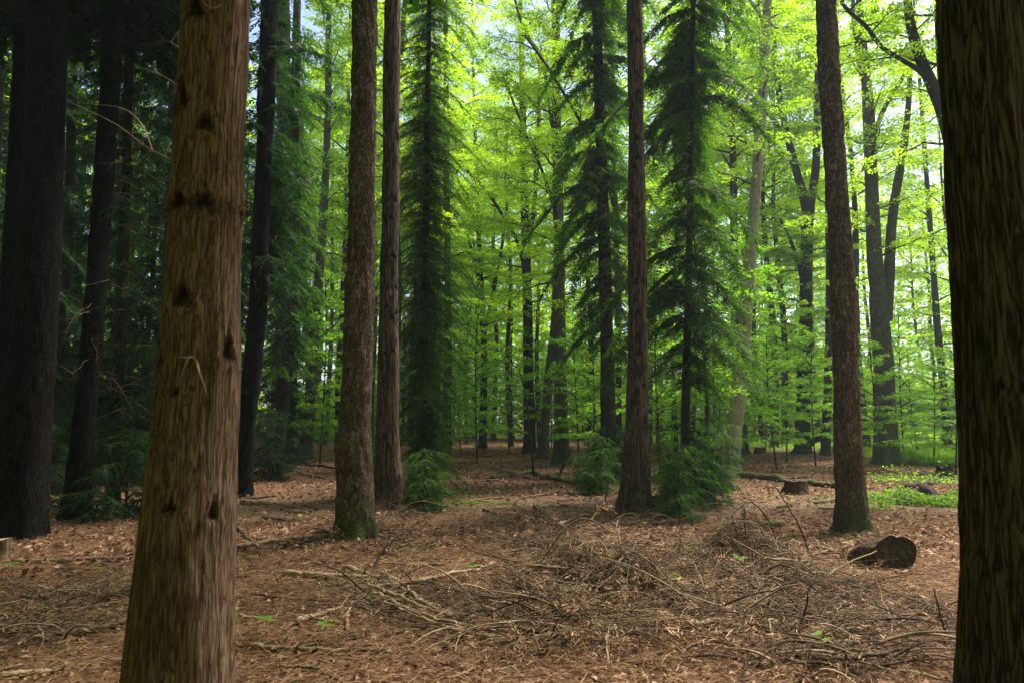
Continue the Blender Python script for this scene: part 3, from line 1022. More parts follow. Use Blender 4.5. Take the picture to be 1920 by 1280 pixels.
# ------------------------------------------------------------------ beeches seen one by one
px_tree('beech_tree', 'pale grey leaning beech trunk between the drooping evergreen and the right-hand scaly pine', 21.9, 1400,
        [(1443, -40, 15), (1440, 0, 16), (1425, 250, 19), (1405, 500, 23), (1387, 720, 27), (1374, 840, 31), (1368, 887, 36)], bark=M_PALE, k=30, nring=200, height=19, seed=91,
        forks=[[(1440, 65, 8), (1425, 30, 6), (1405, 0, 5), (1385, -40, 4)]],
        crown=BC(9.0, 18, 2.6, 301, 16, .075, .8, az=(-3.1, 3.1)))
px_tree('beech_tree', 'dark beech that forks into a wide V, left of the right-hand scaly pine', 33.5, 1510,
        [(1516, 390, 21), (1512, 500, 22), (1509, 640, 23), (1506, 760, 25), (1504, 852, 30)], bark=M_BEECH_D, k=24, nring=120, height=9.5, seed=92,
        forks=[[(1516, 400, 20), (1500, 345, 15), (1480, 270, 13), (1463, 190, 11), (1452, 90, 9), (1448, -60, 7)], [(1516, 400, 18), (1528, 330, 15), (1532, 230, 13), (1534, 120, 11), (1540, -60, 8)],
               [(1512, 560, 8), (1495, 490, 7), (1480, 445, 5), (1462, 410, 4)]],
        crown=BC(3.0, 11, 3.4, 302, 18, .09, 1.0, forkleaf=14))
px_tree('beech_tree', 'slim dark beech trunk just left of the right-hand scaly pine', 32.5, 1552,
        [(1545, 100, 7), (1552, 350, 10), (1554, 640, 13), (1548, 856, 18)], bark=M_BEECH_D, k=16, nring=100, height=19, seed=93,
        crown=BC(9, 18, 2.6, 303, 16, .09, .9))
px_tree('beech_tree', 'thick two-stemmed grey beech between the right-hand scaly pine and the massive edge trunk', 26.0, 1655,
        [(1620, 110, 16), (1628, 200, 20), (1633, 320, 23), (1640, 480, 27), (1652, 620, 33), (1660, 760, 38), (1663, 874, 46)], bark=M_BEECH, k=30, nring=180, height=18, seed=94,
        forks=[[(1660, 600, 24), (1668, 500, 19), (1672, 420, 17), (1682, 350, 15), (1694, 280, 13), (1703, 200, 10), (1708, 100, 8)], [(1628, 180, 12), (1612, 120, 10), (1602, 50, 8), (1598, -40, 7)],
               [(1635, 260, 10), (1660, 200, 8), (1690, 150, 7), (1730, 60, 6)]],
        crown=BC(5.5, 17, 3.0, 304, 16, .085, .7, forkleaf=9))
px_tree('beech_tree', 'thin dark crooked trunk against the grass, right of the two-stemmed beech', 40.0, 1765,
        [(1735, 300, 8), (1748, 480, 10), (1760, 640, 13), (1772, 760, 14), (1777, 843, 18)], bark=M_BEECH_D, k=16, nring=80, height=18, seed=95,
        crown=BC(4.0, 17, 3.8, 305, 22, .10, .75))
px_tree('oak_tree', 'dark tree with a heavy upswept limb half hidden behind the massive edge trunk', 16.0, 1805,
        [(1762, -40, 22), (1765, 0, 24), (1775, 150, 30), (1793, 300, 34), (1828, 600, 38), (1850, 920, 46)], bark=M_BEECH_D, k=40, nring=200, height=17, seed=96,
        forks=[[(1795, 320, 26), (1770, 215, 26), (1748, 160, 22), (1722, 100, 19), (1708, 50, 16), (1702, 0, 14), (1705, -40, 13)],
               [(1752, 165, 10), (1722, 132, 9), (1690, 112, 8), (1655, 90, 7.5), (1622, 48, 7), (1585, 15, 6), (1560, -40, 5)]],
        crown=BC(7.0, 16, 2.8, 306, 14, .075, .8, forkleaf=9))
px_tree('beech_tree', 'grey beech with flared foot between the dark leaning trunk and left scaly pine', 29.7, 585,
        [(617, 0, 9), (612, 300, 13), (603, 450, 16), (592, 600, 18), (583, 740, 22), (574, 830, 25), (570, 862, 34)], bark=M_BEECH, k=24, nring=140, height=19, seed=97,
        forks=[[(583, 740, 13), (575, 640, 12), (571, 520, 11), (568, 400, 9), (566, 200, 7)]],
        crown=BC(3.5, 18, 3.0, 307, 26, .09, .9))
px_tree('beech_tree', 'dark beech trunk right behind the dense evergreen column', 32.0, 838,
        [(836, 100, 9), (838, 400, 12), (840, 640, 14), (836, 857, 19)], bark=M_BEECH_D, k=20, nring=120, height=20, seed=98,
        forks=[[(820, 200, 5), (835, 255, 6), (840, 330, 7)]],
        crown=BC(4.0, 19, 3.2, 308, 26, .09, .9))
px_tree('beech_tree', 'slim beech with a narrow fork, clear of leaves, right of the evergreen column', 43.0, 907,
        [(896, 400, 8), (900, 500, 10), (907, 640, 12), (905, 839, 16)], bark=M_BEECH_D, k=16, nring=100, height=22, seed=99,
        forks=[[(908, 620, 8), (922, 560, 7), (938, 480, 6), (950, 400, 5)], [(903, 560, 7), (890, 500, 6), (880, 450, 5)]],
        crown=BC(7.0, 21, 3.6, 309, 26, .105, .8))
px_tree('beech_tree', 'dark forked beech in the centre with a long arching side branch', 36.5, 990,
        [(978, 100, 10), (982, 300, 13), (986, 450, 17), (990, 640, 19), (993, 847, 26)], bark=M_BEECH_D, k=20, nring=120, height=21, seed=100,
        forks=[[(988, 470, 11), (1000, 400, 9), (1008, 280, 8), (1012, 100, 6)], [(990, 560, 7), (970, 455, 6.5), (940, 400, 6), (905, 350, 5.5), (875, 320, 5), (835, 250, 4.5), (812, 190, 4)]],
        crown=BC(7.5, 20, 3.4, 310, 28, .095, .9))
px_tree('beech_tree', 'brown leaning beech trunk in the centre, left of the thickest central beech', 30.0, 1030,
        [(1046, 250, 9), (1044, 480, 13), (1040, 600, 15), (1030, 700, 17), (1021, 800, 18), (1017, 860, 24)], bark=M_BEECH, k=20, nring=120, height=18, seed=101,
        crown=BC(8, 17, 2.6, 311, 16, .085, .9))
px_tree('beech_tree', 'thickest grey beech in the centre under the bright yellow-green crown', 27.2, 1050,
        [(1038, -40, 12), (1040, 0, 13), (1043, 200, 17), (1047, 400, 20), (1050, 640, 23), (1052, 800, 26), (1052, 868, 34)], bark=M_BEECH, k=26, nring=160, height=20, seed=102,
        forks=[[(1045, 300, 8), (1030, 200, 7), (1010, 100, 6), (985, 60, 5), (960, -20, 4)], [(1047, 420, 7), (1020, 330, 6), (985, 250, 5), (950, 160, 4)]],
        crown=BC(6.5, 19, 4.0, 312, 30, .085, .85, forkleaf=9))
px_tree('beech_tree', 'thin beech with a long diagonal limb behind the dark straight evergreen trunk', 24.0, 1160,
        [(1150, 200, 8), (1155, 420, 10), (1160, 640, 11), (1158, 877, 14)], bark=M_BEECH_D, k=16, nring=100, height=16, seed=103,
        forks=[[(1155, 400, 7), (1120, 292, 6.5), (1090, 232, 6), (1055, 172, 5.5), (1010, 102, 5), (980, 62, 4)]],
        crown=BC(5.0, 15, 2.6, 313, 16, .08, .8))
# ------------------------------------------------------------------ more distant trees: templates copied
def straight_tree(name, label, H, r0, crown, seed, bark, lean=0.0, kind='beech', cat='tree', k=12):
    rg = np.random.RandomState(seed)
    z = np.linspace(-0.15, H, 9)
    L = np.stack([lean * z + 0.12 * np.sin(z * .5 + seed), 0.10 * np.cos(z * .4 + seed) - 0.1, z, r0 * (1 - 0.8 * z / H)], -1)
    L[:, 3] = np.maximum(L[:, 3], 0.02)
    tr = MB()
    trunk_into(tr, L, 90, k, 'smooth', seed, 0.45)
    cr = MB()
    crown(cr, axis_fn(L), [])
    return finish_tree(name, (0, 0, -60), label, cat, [('trunk', tr, bark, True, 'knot'), ('crown', cr, CROWN_MATS[kind], False, None)])


TPL = [straight_tree('beech_tree', '', 25, .17, BC(8, 24.5, 3.6, 401, 46, .14, .75), 401, M_BEECH_D, .01),
       straight_tree('beech_tree', '', 22, .14, BC(6, 21.5, 3.2, 402, 42, .14, .75), 402, M_BEECH, -.02),
       straight_tree('beech_tree', '', 28, .20, BC(9, 27.5, 4.2, 403, 50, .145, .75), 403, M_BEECH_D, .0),
       straight_tree('beech_tree', '', 20, .12, BC(3.0, 19.5, 3.1, 404, 42, .14, .7), 404, M_BEECH_D, .03)]
ETPL = [straight_tree('hemlock_tree', '', 15, .10, CC([(.4, 4, 1.5, 1.5, 8, {'keep': .8}), (4, 14.8, 1.7, .6, 8, {'keep': .65})], 421, 'cond', frond=.5, nleaf=9, leaflet=.09, wid=.018, sag=1.4, dens=1.3), 421, M_BEECH_D, .01, 'cond'),
        straight_tree('hemlock_tree', '', 18, .12, CC([(1.5, 6, 1.2, 1.6, 7, {'keep': .6}), (6, 17.8, 1.8, .7, 8, {'keep': .65})], 422, 'cond', frond=.5, nleaf=9, leaflet=.09, wid=.018, sag=1.4, dens=1.3), 422, M_BEECH_D, -.01, 'cond')]
STPL = [straight_tree('sapling', '', 6.5, .035, BC(1.0, 6.3, 1.6, 411, 26, .075, .75, kind='beechd', tilt=.3), 411, M_BEECH_D, .03, 'beechd', k=8),
        straight_tree('sapling', '', 5.0, .03, BC(0.7, 4.9, 1.5, 412, 22, .075, .75, kind='beechd', tilt=.3), 412, M_BEECH_D, -.04, 'beechd', k=8),
        straight_tree('sapling', '', 8.5, .045, BC(1.8, 8.3, 1.9, 413, 30, .08, .75, kind='beechd', tilt=.3), 413, M_BEECH_D, .01, 'beechd', k=8)]
used_t, used_s = set(), set()
PEND = []            # (root, px, D, sort)


def place(tpls, used, i, px, D, rz, s=1.0, sort='tree'):
    t = tpls[i]
    o = t if i not in used else copy_tree(t)
    used.add(i)
    p = at(px, 790, D)
    o.location = (p[0], p[1], float(gz(p[0], p[1])))
    o.rotation_euler = (0, 0, rz)
    o.scale = (s, s, s)
    PEND.append((o, px, D, sort))
    return o


rgf = np.random.RandomState(77)
used_e = set()
for j, (px, D) in enumerate([(20, 20), (70, 24), (150, 21), (190, 27), (255, 19.5), (290, 25), (340, 22), (395, 27), (450, 31), (110, 31), (-60, 19), (-150, 24), (230, 34), (330, 36)]):
    place(ETPL, used_e, j % 2, px, D, rgf.uniform(0, 6.28), rgf.uniform(.85, 1.15), 'evergreen')
far = [(735, 31), (955, 46), (790, 37), (700, 52), (655, 58), (820, 64), (505, 56), (1470, 44), (1560, 62), (545, 40), (612, 47), (640, 36), (690, 44), (770, 46), (812, 50), (872, 52), (890, 66), (925, 60), (958, 62), (1012, 56), (1090, 60), (1105, 48),
       (1215, 44), (1240, 58), (1262, 36), (1300, 50), (1325, 40), (1345, 58), (1395, 34), (1425, 50), (1455, 42), (1480, 60), (1535, 55), (1618, 38), (1735, 58), (1820, 44), (1900, 56), (2010, 42), (2100, 30),
       (470, 48), (420, 38), (360, 50), (280, 34), (200, 44), (130, 32), (60, 46), (-30, 34), (-120, 24), (1180, 66), (850, 68), (760, 60), (580, 58)]
for j, (px, D) in enumerate(far):
    place(TPL, used_t, int(rgf.randint(4)), px, D, rgf.uniform(0, 6.28), rgf.uniform(1.0, 1.35))
sap = [(560, 34), (610, 26), (640, 31), (590, 40), (820, 27), (868, 34), (890, 29), (915, 38), (950, 34), (1005, 36), (1075, 26), (1095, 31), (1110, 21.5), (1225, 20), (1240, 28), (1262, 34), (1325, 21),
       (1345, 29), (1400, 26), (1455, 23), (1478, 29), (1530, 26), (1612, 30), (1642, 23), (1700, 28), (1720, 34), (1750, 26), (1790, 22), (1830, 32), (1435, 36), (1575, 38), (850, 44), (1040, 42), (1150, 34)]
for j, (px, D) in enumerate(sap):
    place(STPL, used_s, int(rgf.randint(3)), px, D, rgf.uniform(0, 6.28), rgf.uniform(.8, 1.15), 'sapling')

MARKS = [(-9999, 'the left edge'), (65, 'the thick trunk'), (180, 'the slender trunk'), (370, 'the big left cedar'), (470, 'the dark leaning trunk'), (668, 'the left scaly pine'), (727, 'the reddish cedar'),
         (905, 'the clear-stemmed beech'), (990, 'the forked beech'), (1050, 'the thickest beech'), (1138, 'the evergreen trunk'), (1195, 'the twiggy cedar'),
         (1380, 'the pale beech'), (1509, 'the V-forked beech'), (1588, 'the right scaly pine'), (1658, 'the two-stemmed beech'), (1800, 'the edge trunk'), (9999, 'the right edge')]
ORD = ['first', 'second', 'third', 'fourth', 'fifth', 'sixth', 'seventh', 'eighth', 'ninth', 'tenth', 'eleventh']
for sort, word in (('tree', 'slim far beech'), ('sapling', 'young beech sapling'), ('evergreen', 'shadowed background evergreen')):
    for (a, na), (b, nb_) in zip(MARKS[:-1], MARKS[1:]):
        grp = sorted([p for p in PEND if p[3] == sort and a < p[1] <= b], key=lambda p: p[1])
        for k_, (o, px, D, _) in enumerate(grp):
            if len(grp) == 1:
                lab = f'{word}, sole one between {na} and {nb_}'
            else:
                lab = f'{word}, {ORD[k_]} from left between {na} and {nb_}'
            tag(o, lab, 'sapling' if sort == 'sapling' else 'tree', {'tree': 'distant slim beeches of the wood', 'sapling': 'beech saplings of the understorey', 'evergreen': 'background evergreens'}[sort])

# ------------------------------------------------------------------ far wood closing the view all round (nobody could count it), plus unseen foliage added for shade
dw = MB()
rgd = np.random.RandomState(9)
def wood_mass(n, az0, az1, r0, r1, hm, l0, l1, thr, off=0.0, hexp=.85):
    az = rgd.uniform(az0, az1, n)
    rad = rgd.uniform(r0, r1, n)
    hmax = hm + 14 * (vnoise(az * 9, 0 * az, 0 * az, 4) - 0.5)
    hmax = hmax * (1 - .25 * np.exp(-((az - .50) / .10) ** 2))
    hz = off + (hmax - off) * rgd.rand(n) ** hexp + 0.2
    keep = vnoise(az * rad.mean() * .45, hz * .45, rad * .2, 6) > thr
    az, rad, hz = az[keep], rad[keep], hz[keep]
    n = len(az)
    P = np.stack([np.sin(az) * rad, np.cos(az) * rad, hz], -1)
    Ls = rgd.uniform(l0, l1, n)
    dw.cards(P, rgd.normal(0, 1, (n, 3)), np.array([0, 0, 1.0]) + rgd.normal(0, .6, (n, 3)), Ls, Ls * .4, 1)


A48 = math.radians(48)
wood_mass(150000, -A48, A48, 72, 96, 34, .3, .6, .36)
wood_mass(110000, -A48, A48, 62, 72, 9, .2, .45, .0)
wood_mass(60000, -A48, A48, 58, 66, 4, .2, .4, .0)
wood_mass(90000, A48, 2 * PI - A48, 26, 48, 24, .35, .7, .25)
wood_mass(34000, math.radians(115), math.radians(245), 7, 22, 18, .3, .6, .40, 6.0)  # unseen foliage added behind the camera to cut sky light
wood_mass(30000, math.radians(245), math.radians(318), 9, 24, 22, .25, .5, .35, 10.5)  # unseen canopy added on the left to shade the dark stand
wood_mass(44000, math.radians(205), math.radians(292), 6, 18, 15, .25, .5, .35, .6)  # unseen low foliage added behind left to dim the left trunks
nt_ = 420
a2 = rgd.uniform(-PI, PI, nt_)
r2 = np.where(np.abs(a2) < math.radians(48), rgd.uniform(68, 94, nt_), rgd.uniform(33, 58, nt_))
z2 = np.linspace(-.3, 24, 6)
TP = np.stack([np.sin(a2)[:, None] * r2[:, None] + 0 * z2, np.cos(a2)[:, None] * r2[:, None] + 0 * z2, np.broadcast_to(z2, (nt_, 6))], -1) + rgd.normal(0, .12, (nt_, 6, 3))
dw.tubes(TP, np.broadcast_to(np.linspace(.2, .05, 6), (nt_, 6)) * rgd.uniform(.6, 1.3, (nt_, 1)), 6, 0)
tag(dw.build('distant_wood_and_shade', [M_BEECH_D, M_LEAF]), 'far-off bright green beech wood, plus unseen foliage added near the camera for shade', 'woodland', kind='stuff')

# ------------------------------------------------------------------ the forest floor: litter, sticks, logs, small plants
M_NEEDLES = plain_mat('dry_needles', [(0.15, (0.04, 0.018, 0.009)), (0.5, (0.20, 0.10, 0.048)), (0.92, (0.56, 0.37, 0.21))], scale=1.2)
M_DEADLEAF = plain_mat('dead_leaf', [(0.15, (0.045, 0.019, 0.010)), (0.5, (0.21, 0.10, 0.052)), (0.95, (0.52, 0.36, 0.235))], scale=1.0, trans=0.15)
M_STICK = plain_mat('stick_bark', [(0.3, (0.06, 0.038, 0.024)), (0.75, (0.25, 0.165, 0.10))], scale=14, island=False, bump=.6)
M_STICK_P = plain_mat('stick_bare', [(0.3, (0.14, 0.09, 0.052)), (0.55, (0.32, 0.22, 0.135)), (0.75, (0.50, 0.37, 0.24))], scale=14, island=False, bump=.5)
M_STICK_D = plain_mat('stick_dark', [(0.25, (0.025, 0.016, 0.012)), (0.75, (0.08, 0.05, 0.035))], scale=14, island=False, bump=.6)
M_MOSSY = bark_mat('mossy_wood', [(0.3, (0.03, 0.026, 0.014)), (0.5, (0.10, 0.095, 0.04)), (0.7, (0.12, 0.17, 0.03))], 'smooth', 2.0, 0.8)
M_STUMP = bark_mat('stump_bark', [(0.3, (0.02, 0.014, 0.010)), (0.5, (0.065, 0.042, 0.028)), (0.72, (0.14, 0.09, 0.06))], 'fibre', 0.7, 1.0)
M_CUT_D = plain_mat('cut_wood_dark', [(0.3, (0.018, 0.012, 0.008)), (0.75, (0.085, 0.056, 0.038))], scale=14, island=False, bump=1.0)
M_CUT = plain_mat('cut_wood', [(0.25, (0.035, 0.022, 0.014)), (0.75, (0.11, 0.07, 0.045))], scale=9, island=False, bump=.5)
M_GREEN = leaf_mat('ground_leaf', [(0.15, (0.05, 0.12, 0.012)), (0.5, (0.10, 0.20, 0.018)), (0.9, (0.17, 0.26, 0.03))], trans=0.4, tcol_gain=2.6, tint=(1.1, 1.0, 0.35), nscale=1.5)
rf_ = np.random.RandomState(123)


def scatter(n, r0, r1, a=math.radians(58), pw=1.0):
    r = r0 + (r1 - r0) * rf_.rand(n) ** pw
    az = rf_.uniform(-a, a, n)
    return np.sin(az) * r, np.cos(az) * r


# needles and thin twig litter
nd = MB()
x, y = scatter(75000, 1.8, 14.5)
dens = vnoise(x * .9, y * .9, 0 * x, 33)
k_ = dens > rf_.uniform(-.15, .65, len(x))
x, y = x[k_], y[k_]
n = len(x)
az = rf_.uniform(0, 2 * PI, n)
Ln = rf_.uniform(.05, .26, n) * rf_.uniform(.5, 1.3, n)
t = np.linspace(-.5, .5, 5)
bend = rf_.normal(0, .35, n)
hx = np.cos(az)[:, None] * t * Ln[:, None] - np.sin(az)[:, None] * (bend * Ln)[:, None] * t ** 2
hy = np.sin(az)[:, None] * t * Ln[:, None] + np.cos(az)[:, None] * (bend * Ln)[:, None] * t ** 2
X, Y = x[:, None] + hx, y[:, None] + hy
lift = rf_.rand(n) ** 2 * .035
Z = gz(X, Y) + lift[:, None] + .012 + (rf_.normal(0, .18, n) * Ln)[:, None] * t + (rf_.rand(n) * .15 * Ln)[:, None] * (.25 - t ** 2) * 4
nd.tubes(np.stack([X, Y, Z], -1), np.outer(rf_.uniform(.0011, .0028, n), [1, 1, .9, .8, .5]), 3)
tag(nd.build('needle_litter', M_NEEDLES), 'matted brown needles and thin twigs over the near forest floor', 'litter', kind='stuff')

# dead leaves
dl = MB()
for n, r0, r1, l0, l1, pw in ((30000, 2.0, 16, .025, .055, 1.0), (90000, 9, 60, .06, .11, 1.0)):
    x, y = scatter(n, r0, r1, pw=pw)
    dens = vnoise(x * .5, y * .5, 0 * x, 43)
    k_ = (dens > rf_.uniform(-.3, .6, n)) & ((np.abs(y - 13.2) > 1.5) | (rf_.rand(n) < .4))
    x, y = x[k_], y[k_]
    n = len(x)
    P = np.stack([x, y, gz(x, y) + .006 + rf_.rand(n) * .03], -1)
    Ls = rf_.uniform(l0, l1, n)
    dl.cards(P, np.stack([rf_.normal(0, 1, n), rf_.normal(0, 1, n), rf_.normal(0, .25, n)], -1), np.array([0, 0, 1.0]) + rf_.normal(0, .35, (n, 3)), Ls, Ls * .36, 0, fold=.25)
tag(dl.build('leaf_litter', M_DEADLEAF), 'dead brown beech leaves carpeting the forest floor', 'litter', kind='stuff')


# brush heaps
def brush(label, spots, n, seed, fine=1.0):
    rg = np.random.RandomState(seed)
    root_p = gp(*spots[0][:2])
    mb = MB()
    LP, LR = [], []
    for px, py, rx, ry, h in spots:
        c = gp(px, py)
        HEAPS.append((c[0], c[1], rx, ry, h))
        m = int(n / len(spots))
        a = rg.uniform(0, 2 * PI, m)
        q = np.sqrt(rg.rand(m))
        x0, y0 = c[0] + rx * q * np.cos(a), c[1] + ry * q * np.sin(a)
        da = rg.uniform(0, 2 * PI, m)
        Ln = rg.uniform(.2, .95, m)
        t = np.linspace(0, 1, 8)
        cur = rg.normal(0, .32, m)
        ang = da[:, None] + cur[:, None] * t
        st = Ln[:, None] / 8
        X = x0[:, None] + np.cumsum(np.cos(ang) * st, 1)
        Y = y0[:, None] + np.cumsum(np.sin(ang) * st, 1)
        hh = h * np.exp(-((X - c[0]) / (rx * .75)) ** 2 - ((Y - c[1]) / (ry * .75)) ** 2)
        lay = rg.rand(m) ** .7
        arch = rg.uniform(0, .13, m) * Ln
        Z = gz(X, Y) + hh * lay[:, None] + .015 + arch[:, None] * 4 * t * (1 - t) + (rg.normal(0, .22, m) * Ln)[:, None] * t
        Z = np.maximum(Z, gz(X, Y) + .005)
        r = np.where(rg.rand(m) < .15, rg.uniform(.0045, .012, m), rg.uniform(.0014, .0035, m))
        kink = np.cumsum(rg.normal(0, .012, (m, 8, 3)), 1)
        X, Y = X + kink[:, :, 0], Y + kink[:, :, 1]
        LP.append(np.stack([X, Y, Z], -1))
        LR.append(np.outer(r, np.linspace(1, .35, 8)))
        # side twigs
        w = rg.randint(0, m, int(m * .9))
        jj = rg.randint(1, 6, len(w))
        b0 = np.stack([X, Y, Z], -1)[w, jj]
        dd = unit(np.stack([np.cos(ang[w, jj] + rg.choice([-.8, .8], len(w))), np.sin(ang[w, jj] + rg.choice([-.8, .8], len(w))), rg.uniform(-.2, .6, len(w))], -1))
        tt = np.linspace(0, 1, 8)
        LP.append(b0[:, None, :] + dd[:, None, :] * (rg.uniform(.05, .22, len(w))[:, None] * tt)[..., None])
        LR.append(np.outer(r[w] * .5, np.linspace(1, .4, 8)))
    LP, LR = np.concatenate(LP) - root_p, np.concatenate(LR)
    mb.tubes(LP, LR, 4, 0)
    # dry feathery sprays along the thin twigs
    s = rg.randint(0, len(LP), int(len(LP) * .75 * fine))
    j = rg.randint(1, 7, len(s))
    B = LP[s, j]
    Dv = unit(LP[s, j + 0] - LP[s, j - 1]) + rg.normal(0, .5, (len(s), 3))
    Dv[:, 2] -= .25
    frond_cloud(mb, B, Dv, rg.uniform(.08, .22, len(s)), rg, 1, 6, .13, .0042, .5)
    o = mb.build('brush_heap', [M_DEADTWIG, M_NEEDLES], None, loc=root_p)
    tag(o, label, 'brush heap', 'heaps of dead twigs in the foreground')


brush('large tangled heap of dry brown brushwood low in the centre foreground', [(1080, 1110, .62, .40, .34), (1190, 1135, .46, .32, .44), (1010, 1140, .4, .25, .18), (1080, 1190, .5, .2, .14)], 3300, 1)
brush('smaller upper heap of dry twigs behind the large central one', [(1090, 1035, .62, .35, .26), (1010, 1030, .4, .3, .16), (1000, 990, .35, .25, .14)], 1300, 2)
brush('wide heap of bare twigs right of centre, in front of the heart-shaped log', [(1400, 1070, .55, .40, .40), (1350, 1110, .5, .3, .22), (1500, 1110, .5, .3, .24), (1440, 1170, .6, .2, .14)], 2600, 3, .55)
brush('loose scatter of thin dry twigs left of the central heap', [(800, 1140, .7, .3, .07), (880, 1180, .5, .2, .07), (720, 1110, .4, .2, .05)], 420, 4, .5)
brush('thin dry twigs around the foot of the snapped-twig cedar', [(1190, 985, .8, .3, .08), (1120, 985, .5, .3, .06)], 420, 5, .6)
brush('needles and twigs piled round the feet of the scaly pine and reddish cedar', [(668, 1006, .45, .22, .07), (735, 968, .6, .2, .07), (650, 1000, .4, .2, .05)], 500, 15, .6)
brush('flattened dead twigs at the bottom right beside the edge trunk', [(1640, 1200, .7, .25, .06), (1560, 1240, .6, .2, .06), (1740, 1150, .4, .3, .05)], 700, 6, .4)
brush('pale mess of thin twigs at the lower left edge', [(60, 1190, .5, .25, .06), (130, 1130, .5, .3, .05)], 420, 7, .6)


def stick(label, pts, w, mat=M_STICK, name='stick', cat='stick', group='dead sticks lying on the forest floor', lift=.01, taper=.55, seed=0, twig=0, D=None, style='smooth'):
    """pts: pixels on the ground (or (px, py, D) in the air); w: thickness in photo pixels at the first point"""
    W3 = []
    for p in pts:
        W3.append(at(*p) if len(p) == 3 else gp(p[0], p[1], f=gtop))
    W3 = np.array(W3)
    d0 = np.linalg.norm(W3.mean(0) - CAM)
    r = w / F_PX * d0 / 2 * (1.3 if w < 10 and mat is not M_STICK_D else 1.0)
    for i, p in enumerate(pts):
        if len(p) == 2:
            W3[i, 2] += r * .6 + lift
    base = W3[0].copy()
    rg = np.random.RandomState(seed + int(pts[0][0]) + 50)
    m = 26
    L = smooth_line(W3 - base, m)
    ln = np.linalg.norm(W3[-1] - W3[0])
    L[1:-1] += rg.normal(0, r * .16 + ln * .0015, (m - 2, 3))
    R = r * (1 - (1 - taper) * np.linspace(0, 1, m)) * rg.uniform(.9, 1.12, m)
    R[0] *= .6
    R[-1] *= .5
    k = 12 if w > 9 else 7
    mb = MB()
    P = L.copy()
    T = unit(np.gradient(P, axis=0))
    ends = np.vstack([P[:1] - T[:1] * r * .2, P, P[-1:] + T[-1:] * r * .2])
    RR = np.r_[r * .05, R, r * .03]
    mb.tubes(ends[None], RR[None], k)
    for _ in range(twig):
        j = rg.randint(4, m - 3)
        d = unit(T[j] * .7 + rg.normal(0, .5, 3) * [1, 1, .35])
        l = ln * rg.uniform(.12, .28)
        t = np.linspace(0, 1, 6)
        q = P[j] + np.outer(t, d * l) + np.outer(t ** 2, rg.normal(0, .12, 3)) * l
        q[:, 2] = np.maximum(q[:, 2], P[j, 2] - .02)
        mb.tubes(q[None], np.linspace(R[j] * .55, R[j] * .15, 6)[None], 5)
    o = mb.build(name, mat, None, loc=base, smooth=True)
    tag(o, label, cat, group)
    return o


SG = 'dead sticks lying on the forest floor'
stick('thick pale broken branch lying between the big left cedar and the central twigs', [(530, 1078), (600, 1084), (700, 1090), (815, 1096)], 12, M_STICK_P, taper=.8, twig=2)
stick('pale stick crossing over the thick broken branch', [(645, 1066), (700, 1086), (760, 1112), (850, 1162)], 8, M_STICK_P, twig=3)
stick('second thinner stick fanning from the thick broken branch', [(715, 1075), (760, 1100), (800, 1135), (835, 1150)], 6, M_STICK_P, twig=2)
stick('dark bare stem leaning up from the thick broken branch', [(693, 1086, 7.1), (712, 1040, 7.3), (745, 1005, 7.5), (782, 980, 7.8)], 4.5, M_STICK_D, twig=3)
stick('long thin branch just right of the big left cedar, behind the thick broken branch', [(438, 1028), (500, 1020), (545, 1013), (592, 1011)], 7, M_STICK, twig=2)
stick('short dark stick at the right flank of the big left cedar', [(438, 988), (455, 1003), (472, 1019)], 8, M_STICK_D)
stick('long straight branch left of the big left cedar, upper one', [(20, 1056), (90, 1056), (170, 1052), (252, 1049)], 6.5, M_STICK, twig=1)
stick('short curved twig below the upper straight branch at the left', [(38, 1120), (70, 1124), (112, 1107)], 5, M_STICK)
stick('crooked pale branch running down left from the big left cedar', [(248, 1164), (200, 1180), (140, 1190), (60, 1202)], 9, M_STICK, twig=2)
stick('pale stick at the very bottom left corner', [(0, 1274), (60, 1268), (132, 1261)], 9, M_STICK_P)
stick('pale branch pointing up right, below the thick broken branch', [(555, 1172), (600, 1156), (645, 1143)], 8, M_STICK_P, twig=1)
stick('long flat branch near the bottom, right of the big left cedar', [(465, 1217), (540, 1222), (640, 1226), (735, 1222)], 8, M_STICK, twig=2)
stick('small pale forked twig in front of the thick broken branch', [(650, 1184), (652, 1150), (662, 1130)], 5, M_STICK_P, twig=2)
stick('dark twig just right of the big left cedar, below the thin branch', [(470, 1116), (530, 1124), (612, 1131)], 5, M_STICK_D, twig=1)
stick('thin bent stick on the bottom border right of the big cedar', [(520, 1254), (590, 1256), (640, 1276)], 5, M_STICK)
stick('thin stick slanting across the bare track', [(905, 955), (940, 970), (980, 991)], 4, M_STICK, twig=1)
stick('thin straight twig lying across the far side of the bare track', [(1002, 954), (1040, 950), (1072, 948)], 4, M_STICK_P)
stick('greenish broken stick on top of the upper twig heap', [(1003, 958), (1022, 972), (1047, 990)], 9, M_MOSSY, lift=.05)
stick('pale stub pointing down left at the upper twig heap', [(987, 990), (976, 1004), (963, 1022)], 7, M_STICK_P, lift=.08)
stick('pale stub pointing up right at the upper twig heap', [(1050, 996), (1066, 986), (1082, 977)], 7, M_STICK_P, lift=.06)
for i, (pts, lab) in enumerate([([(690, 1110), (760, 1140), (820, 1165), (905, 1186)], 'uppermost of the long tan switches sweeping right across the lower centre'),
                                ([(700, 1125), (770, 1160), (850, 1185), (930, 1200)], 'middle of the long tan switches sweeping right across the lower centre'),
                                ([(720, 1145), (800, 1180), (870, 1204), (940, 1212)], 'lowest of the long tan switches sweeping right across the lower centre'),
                                ([(780, 1105), (840, 1090), (900, 1078), (930, 1066)], 'tan switch rising right toward the upper twig heap')]):
    stick(lab, pts, 6, M_STICK_P, twig=3, lift=.06)
